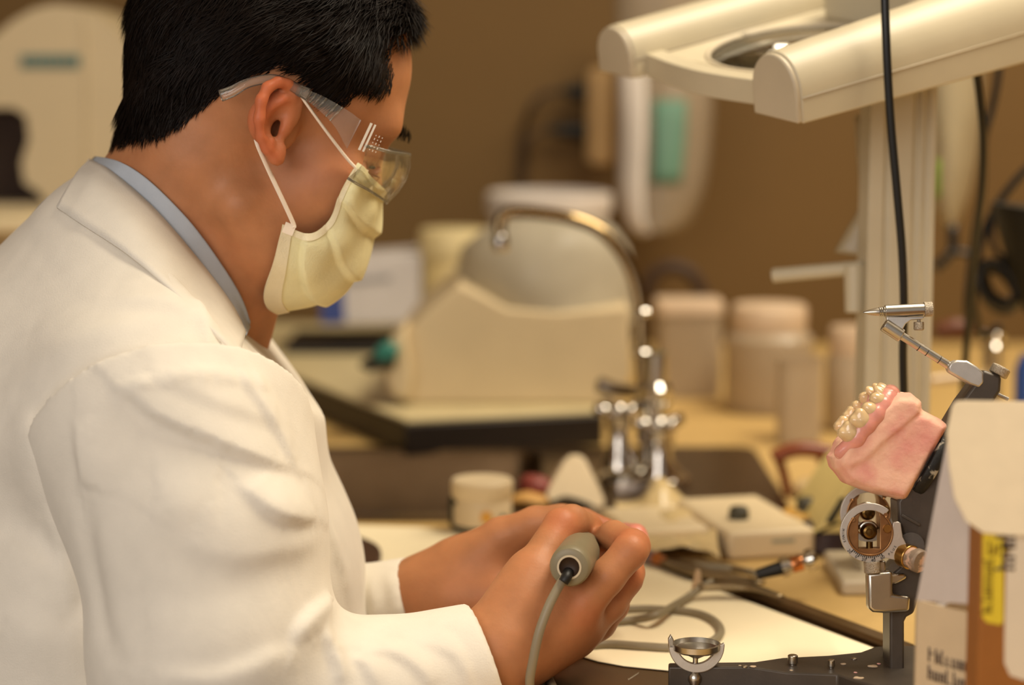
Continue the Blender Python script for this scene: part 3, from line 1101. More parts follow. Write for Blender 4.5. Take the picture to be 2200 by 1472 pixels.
g = np.stack([catmull(g[:, j], 8) for j in range(g.shape[1])], 1)
m_, n_ = g.shape[:2]
du, dv = np.gradient(g, axis=0), np.gradient(g, axis=1)
nn = np.cross(du, dv)
nn /= np.linalg.norm(nn, axis=2)[..., None] + 1e-9
if np.sum(nn[m_ // 2, n_ // 2] * np.array([1, 0, 0])) < 0:
    nn = -nn
U_, V_ = np.meshgrid(np.linspace(-1, 1, m_), np.linspace(0, 1, n_), indexing='ij')
amp = np.clip((1 - np.abs(U_)) / 0.15, 0, 1)
saw = ((V_ * 4.0 + 0.35 * np.sin(U_ * 2.4)) % 1.0)
pl = np.where(saw < 0.86, saw / 0.86, (1 - saw) / 0.14)
g = g + nn * ((pl - 0.4) * 0.0038 * amp + 0.0010 * amp * np.sin(U_ * 16 + V_ * 5) * np.sin(V_ * 9))[..., None]
gw = HO + g.reshape(-1, 3) @ RH.T
gw = gw.reshape(m_, n_, 3)
mc = gw[m_ // 2, n_ // 2]
mask = thing('face_mask', mc, 'pale yellow pleated face mask covering the nose and mouth of the man', 'face mask')
obj('pleated_cover', MB().sheet(gw, 0.0012), m_mask, mask, sharp=50)
for mm_, sl_ in ((m_mask, slice(0, 5)), (m_maskedge, slice(n_ - 9, n_))):
    e = gw[:, sl_] + (nn[:, sl_] @ RH.T) * 0.0011
    obj('edge_binding', MB().sheet(e, 0.0010), mm_, mask, sharp=50)
for sl_ in (slice(0, 4), slice(m_ - 4, m_)):
    e = gw[sl_] + (nn[sl_] @ RH.T) * 0.0010
    obj('side_seam', MB().sheet(e, 0.0010), m_maskedge, mask, sharp=50)
# small square welds where the loops meet the cloth
for (px, py, yy) in ((777, 372, -.0610), (621, 492, -.0685)):
    c = HW(HP(px, py, yy))
    obj('weld', MB().box(c, (0.0075, 0.0008, 0.0075), RH), m_elastic, mask)


def H3(px, py, y):
    return HW(HP(px, py, y))


def mirror_h(v):
    q = HL(v)
    return HW(q * np.array([1, -1, 1]))


l1 = [H3(641, 196, -.0775), H3(652, 214, -.0775), H3(700, 281, -.0730), H3(745, 340, -.0655), H3(772, 368, -.0615)]
l2 = [H3(550, 300, -.0800), H3(556, 318, -.0815), H3(580, 372, -.0755), H3(612, 440, -.0715), H3(630, 480, -.0680), H3(632, 490, -.0680)]
l3 = [H3(641, 196, -.0775), H3(620, 180, -.0775), H3(585, 195, -.078), H3(560, 240, -.080), H3(550, 300, -.0800)]
for fl_ in (0, 1):
    for l in (l1 + [], l2, l3):
        pts = [mirror_h(q) for q in l] if fl_ else l
        if l is l3 and not fl_:
            pass
        obj('ear_loop', MB().tube(pts, 0.0018, 8, 5, flat=0.6), m_elastic, mask, sharp=0)

# ------------------------------------------------------------------ safety glasses
m_lens = clear('clear_visor', (235, 225, 185), 0.04, 0.05, 0.45)
m_frame = clear('clear_plastic', (240, 232, 215), 0.06, 0.12, 0.9)
m_print = M('white_print', (232, 222, 205), 0.5)
gl = thing('safety_glasses', H3(860, 330, 0), 'clear wraparound safety glasses worn over the ears of the man', 'glasses')
for sg in (-1, 1):
    S = (lambda q: q) if sg < 0 else mirror_h
    arm = [S(H3(*q)) for q in ((474, 206, -.0800), (500, 196, -.0822), (535, 178, -.0828), (590, 170, -.0825), (640, 192, -.0815), (662, 203, -.0815))]
    obj('temple', MB().tube(arm, [.0028, .0026, .0022, .0022, .0026, .003], 10, 6, flat=1.5), m_frame, gl, sharp=0)
    sh = np.array([[S(H3(640, 186, -.0815)), S(H3(634, 204, -.0815))], [S(H3(690, 205, -.0805)), S(H3(672, 226, -.0805))], [S(H3(745, 236, -.0775)), S(H3(716, 268, -.0775))],
                   [S(H3(775, 258, -.0740)), S(H3(745, 318, -.0740))]])
    shs = np.stack([catmull(sh[:, j], 5) for j in range(2)], 1)
    sp = obj('side_shield', MB().sheet(shs, 0.0018), m_frame, gl, sharp=50)
    for t in np.linspace(0.12, 0.62, 7):
        i = int(t * (len(shs) - 1))
        o_ = RH @ np.array([0, sg * 0.0016, 0])
        obj('grip_ridge', MB().tube([shs[i, 0] + o_, shs[i, 1] + o_], 0.0007, 6, 0), m_frame, sp, sharp=0)
# one curved visor
rowsL = []
for vv, (zt, xo) in enumerate(((0.022, 0.0), (0.014, 0.003), (0.004, 0.004), (-0.006, 0.002), (-0.016, -0.002))):
    r_ = []
    for a in np.linspace(-1, 1, 33):
        s_ = abs(a)
        x = 0.0965 + xo - 0.036 * s_ ** 3.2 + (0.004 if s_ < 0.9 else 0)
        y = 0.0745 * np.sign(a) * (s_ ** 0.92)
        z = zt * (1 - 0.35 * s_ ** 3) - 0.002
        if vv >= 3 and s_ < 0.24:
            z += (0.24 - s_) * 0.10
        r_.append(HW((x, y, z)))
    rowsL.append(r_)
vis = obj('visor', MB().sheet(np.array(rowsL), 0.0018), m_lens, gl, sharp=50)
edge_l = MB()
edge_l.tube(rowsL[0], 0.0012, 8, 0)
obj('brow_bar', edge_l, m_frame, gl, sharp=0)
edge_b = MB()
edge_b.tube(rowsL[-1], 0.0010, 8, 0)
obj('lower_rim', edge_b, m_frame, gl, sharp=0)
# printed marks on the side of the visor: two solid bars and a few short lines of small type
tu = RH @ np.array([0.3, 0, 1.0])
pc = H3(796, 298, -.0715)
uD, wD = unit(H3(806, 270, -.0715) - H3(780, 326, -.0715)), unit(H3(812, 305, -.0700) - H3(780, 292, -.0720))
nD = np.cross(uD, wD)
mk = MB()
for k_, (off_, wid, ln) in enumerate(((-0.0040, 0.0018, 0.0200), (-0.0010, 0.0014, 0.0200))):
    c = H3(796, 298, -.0748) + wD * off_
    mk.box(c, (ln, wid, 0.0003), np.stack([uD, wD, nD], 1))
obj('printed_mark', mk, m_print, gl, kind='stuff')
mk = MB()
for k_ in range(3):
    for q in range(5):
        mk.box(H3(802, 304, -.0738) + wD * (0.0024 * k_) + uD * (-0.006 + 0.0026 * q), (0.0008 + 0.0006 * ((q + k_) % 2), 0.0005, 0.0003), np.stack([uD, wD, nD], 1))
obj('printed_mark', mk, m_print, gl, kind='stuff')

# ------------------------------------------------------------------ handpiece and its cable
m_hgrey = M('handpiece_grey', (128, 118, 92), 0.42, var=0.05, vs=60, bump=0.06, bs=600)
m_cable = M('grey_cable', (140, 128, 104), 0.45)
m_blackr = M('black_rubber', (22, 20, 17), 0.5)
m_steel = M('brushed_steel', (190, 184, 172), 0.28, 1.0, var=0.08, vs=80)
m_chrome = M('chrome', (205, 200, 192), 0.07, 1.0, var=0.03)
h0, h1 = P(1223, 1219, 1.474), P(1263, 1164, 1.575)
hx = unit(h1 - h0)
hp = thing('handpiece', (h0 + h1) / 2, 'grey cylindrical dental handpiece gripped in the nearer hand', 'handpiece')
obj('handle', MB().lathe(h0, hx, [(0.0069, .004), (0.0071, 0), (0.0103, 0), (0.0122, .0010), (0.0133, .0032), (0.0136, .009), (0.0136, .055), (0.0129, .059), (0.0129, .062), (0.0115, .066), (0.0098, .085), (0.0063, .095), (0.0034, .100)], 40, True, True), m_hgrey, hp)
obj('collar_ring', MB().lathe(h0, hx, [(0.0067, -.0005), (0.0080, -.0005), (0.0080, .0006), (0.0067, .0006)], 36, False, False), M('pale_ring', (206, 190, 160), 0.4, 0.3), hp)
obj('socket', MB().lathe(h0, hx, [(0.0001, .0030), (0.0046, .0030), (0.0067, -.0002)], 28, False, False), M('socket_dark', (60, 42, 28), 0.5), hp, sharp=80)
obj('bur', MB().lathe(h0, hx, [(.0012, .099), (.0012, .108), (.0020, .109), (.0020, .114), (.0005, .115)], 14), m_steel, hp)
e_ = P(1214, 1238, 1.476)
obj('strain_relief', MB().tube([h0 - _U * .0035 - _R * .001 + hx * 0.003, P(1217, 1240, 1.4715), P(1210, 1251, 1.4705)], [.0034, .0036, .0034], 14, 4), m_blackr, hp, sharp=0)
obj('cable', MB().tube([e_, P(1203, 1256, 1.473), P(1180, 1300, 1.468), P(1158, 1360, 1.466), P(1144, 1425, 1.468), P(1138, 1468, 1.473), Z(1146, 1498, .006), Z(1172, 1506, .005), Z(1188, 1482, .005), Z(1178, 1452, .004), Z(1192, 1425, .004), Z(1240, 1400, .004),
                         Z(1300, 1385, .006), Z(1380, 1389, .006), Z(1450, 1392, .006), Z(1520, 1382, .006), Z(1548, 1360, .006), Z(1535, 1335, .006), Z(1490, 1317, .006), Z(1400, 1309, .006), Z(1330, 1311, .006)], 0.0031, 10, 8), m_cable, hp, sharp=0)
# what the other hand holds
m_pink = M('pink_acrylic', (232, 150, 128), 0.35, var=0.08, vs=80, sss=0.3)
dn = P(1360, 1172, 1.640)
arc = [P(1340, 1205, 1.655), P(1362, 1200, 1.640), P(1372, 1175, 1.630), P(1366, 1150, 1.635), P(1345, 1140, 1.652)]
pd, pf = sdf_mesh(chain(arc, [.006, .0068, .0072, .007, .006], 0.006) + [ell(q, .0055, None, .003) for q in catmull(arc, 2)[1:-1]], 0.0012)
obj('denture_base', (pd, pf), m_pink, None, sharp=0, label='small pink acrylic piece pinched in the fingertips of the farther hand', cat='denture')

# ------------------------------------------------------------------ articulator (the dental jaw simulator on the bench)
m_gun = M('grey_enamel', (74, 66, 58), 0.42, 0.25, var=0.12, vs=60, bump=0.08, bs=400)
m_alu = M('satin_aluminium', (205, 200, 192), 0.38, 0.85, var=0.06, vs=120, bump=0.05, bs=900)
m_bronze = M('worn_bronze', (150, 110, 72), 0.38, 0.9, var=0.15, vs=150)
m_brass = M('brass', (178, 140, 80), 0.28, 1.0, var=0.10, vs=120)
m_darkbr = M('dark_brass', (104, 80, 44), 0.30, 1.0, var=0.12, vs=120)
m_knurl = M('knurled_steel', (176, 164, 146), 0.45, 0.9, var=0.2, vs=900, bump=0.8, bs=1600)
m_ink = M('black_ink', (30, 26, 22), 0.7)
m_plate = M('smeared_black_plate', (20, 18, 16), 0.55, rgb2=(170, 160, 140), mixlo=0.58, mixhi=0.66, vs=160, bump=0.4, bs=300)
m_stone = M('pink_stone', (244, 192, 164), 0.8, rgb2=(230, 158, 142), mixlo=0.42, mixhi=0.62, vs=38, bump=0.35, bs=500, sss=0.12, sssr=(1, .5, .4))
m_gum = M('pink_denture_gum', (226, 154, 138), 0.25, var=0.10, vs=120, sss=0.3, coat=0.3, bump=0.15, bs=350)
m_tooth = M('ivory_tooth', (222, 192, 146), 0.16, var=0.05, vs=200, sss=0.3, sssr=(1, .8, .5), coat=0.6)
B0 = 0.0225
base_px = [(1436, 1433), (1612, 1433), (1690, 1445), (1800, 1449), (1836, 1462), (1960, 1492), (2070, 1496), (2075, 1388), (1915, 1387), (1880, 1389), (1848, 1401), (1780, 1408), (1680, 1413), (1620, 1422), (1436, 1424)]
art = thing('articulator', Z(1700, 1440, 0), 'metal dental articulator with its upper arm swung open beside the cardboard box', 'articulator')
bp_ = np.array([Z(x, y, B0) for x, y in base_px])
obj('base_plate', MB().prism(bp_, (0, 0, -(B0 - 0.006))), m_gun, art, bevel=0.0012)
for q in (bp_[0] + (0.012, -0.004 + 0.006, 0), bp_[4], bp_[7] + (-0.01, -0.01, 0)):
    obj('foot', MB().cyl((q[0], q[1], T + 0.0002), (q[0], q[1], T + 0.0065), 0.006), m_blackr, art, bevel=0.001)
for (x, y, r, h) in ((1703, 1428, .0034, .0060), (1786, 1435, .0024, .0050)):
    c = Z(x, y, B0)
    sc_ = obj('thumb_screw', MB().lathe(c, (0, 0, 1), [(r * .7, -.001), (r * .7, .0008), (r, .001), (r, h), (r * .8, h + .0006)], 20), m_steel, art, bevel=0.0002)
for (x, y) in ((1835, 1416), (1600, 1432)):
    c = Z(x, y, B0)
    obj('rivet', MB().lathe(c, (0, 0, 1), [(.002, -.0005), (.002, .0004), (.001, .0008)], 14), m_steel, art)


def face(pts, d, th, extra=0.0):
    """a flat plate cut to an outline, facing the lens side, th thick going away"""
    return MB().prism([P(x, y, d) for x, y in pts], _F * th)


up = [(1912, 1500), (1912, 1240), (1918, 1232), (1960, 1196), (1990, 1176), (2000, 1200), (1967, 1306), (1963, 1318), (1948, 1326), (1943, 1336), (1943, 1500)]
obj('upright_post', face(up, 1.492, 0.030), m_gun, art, bevel=0.0015)
up2 = [(P(x, y, 1.565) - P(x, y, 1.492)) * 0 + P(x, y, 1.492) + _F * 0.062 + _R * 0.010 for x, y in up]
obj('upright_post', MB().prism(up2, _F * 0.024), m_gun, art, bevel=0.0015)
# bright steel bracket that carries the near joint
obj('bracket', face([(1864, 1232), (1918, 1228), (1918, 1278), (1956, 1282), (1954, 1314), (1900, 1318), (1876, 1316), (1866, 1308)], 1.478, 0.012), m_steel, art, bevel=0.002, seg=3)
obj('bracket', face([(1889, 1205), (1903, 1205), (1903, 1236), (1889, 1236)], 1.486, 0.008), m_steel, art, bevel=0.001)
obj('bracket', face([(1902, 1234), (1944, 1232), (1950, 1242), (1926, 1256), (1902, 1258)], 1.488, 0.010), m_steel, art, bevel=0.0015)
obj('knurled_knob', MB().cyl(P(1873, 1206, 1.481), P(1875, 1231, 1.481), 0.0055, None, 30), m_knurl, art, bevel=0.0005)
MMP = 1.5 / FPX


def dial(cx, cy, d, near):
    c = P(cx, cy, d)

    def q(a, r):
        return c + MMP * r * (math.cos(math.radians(a)) * _R + math.sin(math.radians(a)) * _U)
    out = [q(a, 63) for a in np.linspace(50, 302, 64)]
    horn = [P(cx + x, cy + y, d) for x, y in ((56, 59), (64, 50), (78, 24), (70, 8), (66, -21), (60, -24), (50, -22))]
    inn = [q(a, 47.5) for a in np.linspace(-25, -58, 10)] + [q(a, 47.5) for a in np.linspace(302, 50, 60)]
    ring = obj('dial_ring', MB().prism(out + horn + inn, _F * 0.0035), m_alu, art, bevel=0.0003)
    # turned bronze housing with the slot open at the top
    hs = [q(a, 47) for a in np.linspace(54, -234, 56)]
    slot = [P(cx + x, cy + y, d) for x, y in ((-26, -40), (-26, 36), (20, 36), (20, -42))]
    hs = [q(a, 46.8) for a in np.linspace(66, -246, 60) if True]
    hs = [p for p in hs]
    body_ = MB().prism([p + _F * 0.0008 for p in hs] + [P(cx - 24, cy - 30, d) + _F * 0.0008, P(cx - 24, cy + 34, d) + _F * 0.0008, P(cx + 22, cy + 34, d) + _F * 0.0008, P(cx + 22, cy - 30, d) + _F * 0.0008], _F * 0.013)
    obj('joint_housing', body_, m_bronze, art, bevel=0.0004)
    rim = MB()
    a_ = np.linspace(48, -222, 60)
    rim.tube([q(a, 47.2) - _F * 0.0004 for a in a_], 0.0008, 6, 0)
    obj('housing_rim', rim, m_bronze, art, sharp=0)
    # ball on its shaft
    b = c - MMP * 1 * _R + MMP * 2 * _U
    obj('condyle_ball', MB().lathe(b - _F * 0.003, _F, [(.0006, 0), (.0018, .0001), (.0019, .0006), (.0026, .0006), (.0027, .0012), (.0040, .0018), (.0052, .0040), (.0056, .0070), (.0050, .0100), (.0030, .0120)], 28), m_darkbr, art, sharp=25)
    obj('shaft', MB().cyl(b + _F * 0.008, b + _F * 0.060, 0.0030), m_steel, art)
    obj('stop_screw', MB().cyl(P(cx - 1, cy + 19, d + 0.004), P(cx - 1, cy + 38, d + 0.004), 0.0022, None, 16), m_darkbr, art)
    obj('saddle', MB().tube([b + MMP * 18 * (math.cos(t) * _R + math.sin(t) * _U) + _F * 0.006 for t in np.linspace(0.2, math.pi - 0.2, 9)], 0.0018, 10, 0), m_steel, art, sharp=0)
    rv = P(cx + 37, cy - 9, d)
    obj('brass_rivet', MB().lathe(rv - _F * 0.0018, _F, [(.0001, 0), (.0025, 0), (.0027, .0003), (.0027, .003)], 24), m_brass, art)
    for (x, y) in ((-36, -28), (34, -38)):
        s_ = P(cx + x, cy + y, d)
        obj('rivet', MB().lathe(s_ - _F * 0.0008, _F, [(.0001, 0), (.0014, 0), (.0016, .0003), (.0016, .003)], 16), m_bronze, art)
    obj('rivet', MB().lathe(P(cx + 59, cy + 39, d) - _F * 0.0002, _F, [(.0001, 0), (.0007, 0), (.0007, .0012)], 12), m_ink, ring)
    if near:
        mk = MB()
        for i in range(17):
            a = 226 + i * (298 - 226) / 16.0
            l = 8 if i % 4 == 0 else 5
            t0, t1 = q(a, 48.5) - _F * 0.0002, q(a, 48.5 + l) - _F * 0.0002
            mk.tube([t0, t1], 0.00034, 6, 0)
        obj('scale_line', mk, m_ink, ring, kind='stuff')
        for tx, a in (('20', 222), ('0', 240), ('20', 257), ('40', 277), ('60', 297)):
            rr = np.radians(a)
            w_ = -(math.cos(rr) * _R + math.sin(rr) * _U)
            u_ = (math.sin(rr) * -1 * _R + math.cos(rr) * _U)
            obj('numeral', text_mb(tx, 0.0030, q(a, 58.6) - _F * 0.0003, u_, w_, 0.0003), m_ink, ring, sharp=0, recalc=False)
        for i, ch in enumerate('MINUS'):
            a = 174 + i * 6.2
            rr = np.radians(a)
            w_ = -(math.cos(rr) * _R + math.sin(rr) * _U)
            u_ = (math.sin(rr) * -1 * _R + math.cos(rr) * _U)
            obj('letter', text_mb(ch, 0.0022, q(a, 57.0) - _F * 0.0003, u_, w_, 0.0003), m_ink, ring, sharp=0, recalc=False)
        for i, ch in enumerate('PLUS'):
            a = 312 + i * 6.4
            rr = np.radians(a)
            w_ = -(math.cos(rr) * _R + math.sin(rr) * _U)
            u_ = (math.sin(rr) * -1 * _R + math.cos(rr) * _U)
            obj('letter', text_mb(ch, 0.0022, q(a, 61.0) - _F * 0.0003, u_, w_, 0.0003), m_ink, ring, sharp=0, recalc=False)


dial(1869, 1145, 1.4780, True)
dial(1866, 1104, 1.5620, False)
# side lock knob smeared with stone
kc = P(1976, 1206, 1.470)
kx = unit(-0.75 * _F + 0.55 * _R - 0.2 * _U)
obj('lock_knob', MB().lathe(kc - kx * 0.004, kx, [(.0070, -.006), (.0070, 0), (.0078, .0006), (.0078, .004), (.0068, .0055), (.0001, .0058)], 30), M('stone_smeared_metal', (140, 122, 104), 0.6, 0.3, rgb2=(214, 178, 154), mixlo=0.47, mixhi=0.53, vs=110, bump=0.3), art, sharp=30)
obj('lock_collar', MB().cyl(kc - kx * 0.016, kc - kx * 0.008, 0.0078, 0.0082, 28), m_brass, art, bevel=0.0006)
# upper arm, swung open
arm_px = [(1928, 1078), (1930, 1120), (1946, 1168), (1990, 1184), (2012, 1150), (2066, 1000), (2102, 900), (2134, 866), (2150, 840), (2152, 808), (2112, 794), (2090, 830), (2066, 862), (2036, 912)]
obj('upper_arm', face(arm_px, 1.487, 0.030), m_gun, art, bevel=0.002)
obj('arm_rib', face([(1938, 1104), (1978, 1126), (1976, 1132), (1936, 1110)], 1.4845, 0.004), m_gun, art, bevel=0.0005)
obj('cross_bar', MB().cyl(P(1958, 1172, 1.484), P(1952, 1150, 1.575), 0.0085), m_gun, art)
# mounting plate, edge on
pd_ = unit(P(2029, 914, 1.5) - P(1940, 1074, 1.5))           # along the plate
pn_ = unit(np.cross(pd_, _F))
if pn_ @ _R > 0:
    pn_ = -pn_
pcn = (P(2029, 914, 1.506) + P(1940, 1074, 1.506)) / 2
obj('mounting_plate', MB().lathe(pcn - pn_ * 0.001, pn_, [(.0262, -.0055), (.0275, -.004), (.0280, 0), (.0275, .0022)], 40), m_plate, art, bevel=0.0004)
# incisal pin assembly at the free end
dA = 1.492


def A(x, y, dd=0.0):
    return P(x, y, dA + dd)


obj('pin_clamp', MB().prism([A(x, y, -0.006) for x, y in ((2037, 789), (2043, 779), (2056, 774), (2078, 775), (2098, 787), (2113, 800), (2114, 822), (2104, 833), (2085, 826), (2040, 800))], _F * 0.012), m_alu, art, bevel=0.0012)
obj('pin_rod', MB().cyl(A(2048, 791), A(1922, 712), 0.0027, None, 20), m_steel, art)
for t in (0.2, 0.45, 0.62):
    c0, c1 = A(2040, 786), A(1935, 722)
    c = c0 + (c1 - c0) * t
    obj('rod_mark', MB().lathe(c, unit(c1 - c0), [(.00272, 0), (.00282, .0001), (.00282, .0004), (.00272, .0005)], 18, False, False), m_ink, art)
obj('rod_sleeve', MB().cyl(A(1937, 722), A(1899, 697), 0.0046, None, 26), m_steel, art, bevel=0.0006)
obj('pin_web', MB().prism([A(x, y, -0.0020) for x, y in ((1904, 681), (1986, 680), (1984, 686), (1958, 688), (1946, 696), (1936, 714), (1908, 702))], _F * 0.004), m_alu, art, bevel=0.0006)
obj('pin_tube', MB().cyl(A(1901, 669), A(1986, 665), 0.0041, None, 28), m_steel, art, bevel=0.0004)
tip = MB().lathe(A(1904, 669), A(1853, 672) - A(1904, 669), [(.0034, 0), (.0034, .0012), (.0029, .0014), (.0033, .0020), (.0029, .0026), (.0032, .0032), (.0028, .0038), (.0031, .0044), (.0027, .0050), (.0026, .0068), (.0018, .0112), (.0008, .0148), (.0001, .0155)], 24)
obj('pin_tip', tip, m_steel, art, sharp=30)
obj('knurled_cap', MB().cyl(A(1985, 665), A(2003, 664), 0.0049, None, 30), m_knurl, art, bevel=0.0004)
obj('thumb_screw', MB().lathe(A(1974, 680), -_U, [(.0012, 0), (.0012, .0035), (.0032, .0036), (.0034, .0042), (.0034, .0085), (.0028, .0092)], 24), m_knurl, art, bevel=0.0003)
n0 = unit(A(2165, 780) - A(2148, 815))
ks = A(2148, 797)
obj('knurled_knob', MB().lathe(A(2143, 806), unit(_R * 0.55 + _U * 1.0), [(.0022, -.006), (.0022, 0), (.0060, .0001), (.0064, .0008), (.0064, .0055), (.0056, .0062)], 30), m_knurl, art, bevel=0.0003)
obj('pin_rod', MB().cyl(A(2110, 832), A(2166, 858), 0.0014, None, 12), m_steel, art)
# incisal table: a small dish held by a bright fork at the front of the base
ct = Z(1496, 1428, B0)
cz = lambda px, py: P(px, py, project(ct)[2] - 0.004)
obj('dish_stem', MB().lathe(cz(1492, 1470), cz(1495, 1400) - cz(1492, 1470), [(.0030, -.006), (.0034, .0), (.0046, .0022), (.0046, .0050), (.0032, .0075), (.0020, .009), (.0017, .016), (.0022, .019), (.0030, .0195)], 24), m_steel, art, sharp=30)
cu_ = cz(1496, 1388)
obj('incisal_dish', MB().lathe(cu_ - (0, 0, .0042), (0, 0, 1), [(.0020, -.0040), (.0062, -.0018), (.0078, .0000), (.0085, .0004), (.0146, .0010), (.0158, .0022), (.0160, .0060), (.0150, .0062), (.0146, .0030), (.0080, .0018), (.0001, .0016)], 40), m_steel, art, sharp=30)


def fk(a, r):
    return cz(1496, 1385) + MMP * r * (math.cos(math.radians(a)) * _R + math.sin(math.radians(a)) * _U)


fork = [fk(a, 60) for a in np.linspace(176, 364, 36)] + [fk(a, 40) for a in np.linspace(352, 188, 30)]
obj('dish_fork', MB().prism([p - _F * 0.003 for p in fork], _F * 0.006), m_alu, art, bevel=0.0006)
obj('fork_lug', MB().prism([cz(x, y) - _F * 0.003 for x, y in ((1436, 1392), (1435, 1372), (1441, 1362), (1447, 1374), (1447, 1392))], _F * 0.005), m_steel, art, bevel=0.0006)

# crumbs of stone on the base
for i, (x, y, s_, col_) in enumerate(((1876, 1434, .0042, 0), (1888, 1427, .0022, 1), (1617, 1433, .0034, 0), (1700, 1441, .0018, 0), (1812, 1428, .0028, 0), (1845, 1458, .0042, 0), (1590, 1431, .0016, 0), (1838, 1446, .0018, 1))):
    c = Z(x, y, B0)
    v, f = MB().ball(c + (0, 0, s_ * 0.12), (s_ * .7, s_ * 0.5, s_ * 0.22), None, 12, 8).arr()
    v = v + 0.25 * s_ * np.stack([fnoise(v, 700, 31 + i), fnoise(v, 700, 41 + i), 0.5 * fnoise(v, 700, 51 + i)], 1)
    obj('stone_crumb', (v, f), (M('plaster_crumb', (206, 182, 150), 0.8), M('pink_wax_crumb', (226, 170, 160), 0.5))[col_], None, sharp=0,
        label=['widest pale stone crumb near the post on the grey base', 'pink wax crumb on top of the widest stone crumb', 'pale stone crumb at the front rim of the grey base by the dish',
               'tiny stone crumb in front of the taller base screw', 'pale stone crumb just right of the shorter base screw', 'long stone crumb at the front edge of the grey base near the post',
               'tiny stone crumb nearest the silver dish fork', 'small pink crumb between two stone crumbs on the base'][i], cat='crumb', group='plaster crumbs on the articulator base')

# ------------------------------------------------------------------ stone cast with the denture
cd = 1.506
cast = thing('dental_cast', P(1900, 980, cd), 'pink stone dental cast carrying a denture, mounted on the articulator arm', 'dental cast')


def profile_solid(poly_px, d0, half, rnd, k, px_noise=0.0, taper=0.3):
    """a solid whose outline is a cut profile and whose ends are rounded in plan"""
    pts = np.array([((x - 1900) * MMP, -(y - 980) * MMP) for x, y in poly_px])
    o = P(1900, 980, d0)

    def f(p):
        q = p - o
        xy = np.stack([q @ _R, q @ _U], 1)
        w = np.abs(q @ _F)
        d2 = poly_dist(xy, pts)
        shrink = taper * np.maximum(w - half * 0.45, 0) ** 2 / half
        a = d2 + shrink
        b = w - half
        return np.minimum(np.maximum(a, b), 0) + np.sqrt(np.maximum(a, 0) ** 2 + np.maximum(b, 0) ** 2) - rnd
    lo = o + pts[:, 0].min() * _R - 0.07
    return Prim(f, o - 0.075, o + 0.075, k, 'u')


body_px = [(1786, 984), (1793, 1004), (1814, 1032), (1862, 1052), (1926, 1068), (1936, 1066), (2024, 914), (2012, 904), (1978, 886), (1962, 884), (1940, 892), (1910, 918), (1862, 950), (1820, 978)]
land_px = [(1788, 984), (1792, 1000), (1812, 1008), (1846, 992), (1890, 952), (1930, 920), (1966, 888), (1966, 862), (1948, 848), (1918, 848), (1880, 870), (1842, 908), (1804, 950)]
prs = [profile_solid(body_px, cd, 0.0255, 0.0012, 0.004, taper=0.5), profile_solid(land_px, cd, 0.0275, 0.0015, 0.003, taper=0.45)]
sv_, sf_ = sdf_mesh(prs, 0.0011)
sv_ = relax(sv_, sf_, 1, 0.4)
sn_ = vnormals(sv_, sf_)
sv_ = sv_ + sn_ * (0.0006 * fnoise(sv_, 180, 71) + 0.00025 * fnoise(sv_, 600, 72))[:, None]
obj('stone_block', (sv_, sf_), m_stone, cast, sharp=0)
# teeth in a horseshoe: (px, py, depth, crown radius in pixels, length along the row)
near_t = [(1826, 930, -.0255, 21), (1850, 903, -.0270, 21), (1870, 882, -.0255, 17), (1887, 861, -.0220, 17), (1897, 846, -.0160, 15), (1902, 840, -.0090, 14), (1904, 838, -.0015, 14)]
far_t = [(1815, 916, .0240, 19), (1832, 894, .0255, 18), (1846, 876, .0245, 15), (1862, 858, .0215, 15), (1878, 846, .0160, 14), (1892, 839, .0085, 14)]
rowdir = unit(P(1900, 836, 1.5) - P(1820, 935, 1.5))
occ = unit(np.cross(rowdir, _F))
if occ @ _R > 0:
    occ = -occ
gum = [cap(P(x, y, cd + dz) - occ * 0.0032, P(x2, y2, cd + dz2) - occ * 0.0032, .0050, .0050, .003) for row in (near_t, far_t, [near_t[-1], far_t[-1]]) for (x, y, dz, _a), (x2, y2, dz2, _b) in zip(row[:-1], row[1:])]
gum += [cap(P(1826, 932, cd - .0255) - occ * .006, P(1800, 966, cd - .022) - occ * .003, .0056, .0050, .004), cap(P(1815, 918, cd + .024) - occ * .006, P(1796, 950, cd + .022) - occ * .004, .0064, .0056, .004)]
gum += [cap(P(x, y, cd + dz) - occ * 0.0055, P(x2, y2, cd + dz2) - occ * 0.0055, .0044, .0044, .004) for row in (near_t, far_t) for (x, y, dz, _a), (x2, y2, dz2, _b) in zip(row[:-1], row[1:])]
gv, gf = sdf_mesh(gum, 0.0011)
dent = obj('denture_base', (relax(gv, gf, 1, .5), gf), m_gum, cast, sharp=0)
for row, isn in ((near_t, True), (far_t, False)):
    for i, (x, y, dz, r) in enumerate(row):
        c = P(x, y, cd + dz)
        R3 = np.stack([rowdir, _F, occ], 1)
        rr = r * MMP * 1.14
        if i < 2:
            pr = [ell(c, (rr * .95, rr * .95, rr * .95), R3, .002)] + [ell(c + R3 @ np.array([a * rr * .42, b * rr * .42, rr * .52]), rr * .44, None, .0022) for a in (-1, 1) for b in (-1, 1)]
        elif i < 4:
            pr = [ell(c, (rr * .92, rr * 1.0, rr * 1.05), R3, .002)] + [ell(c + R3 @ np.array([0, b * rr * .45, rr * .58]), rr * .45, None, .002) for b in (-1, 1)]
        else:
            t2 = unit(R3 @ np.array([0.5 if i == 4 else 0.15, 1.0, 0]))
            Q = np.stack([np.cross(t2, occ), t2, occ], 1)
            pr = [ell(c, (rr * .62, rr * .95, rr * 1.45), Q, .002)]
        tv, tf = sdf_mesh(pr, 0.0007, 6)
        obj('tooth', (relax(tv, tf, 1, .5), tf), m_tooth, dent, sharp=0)

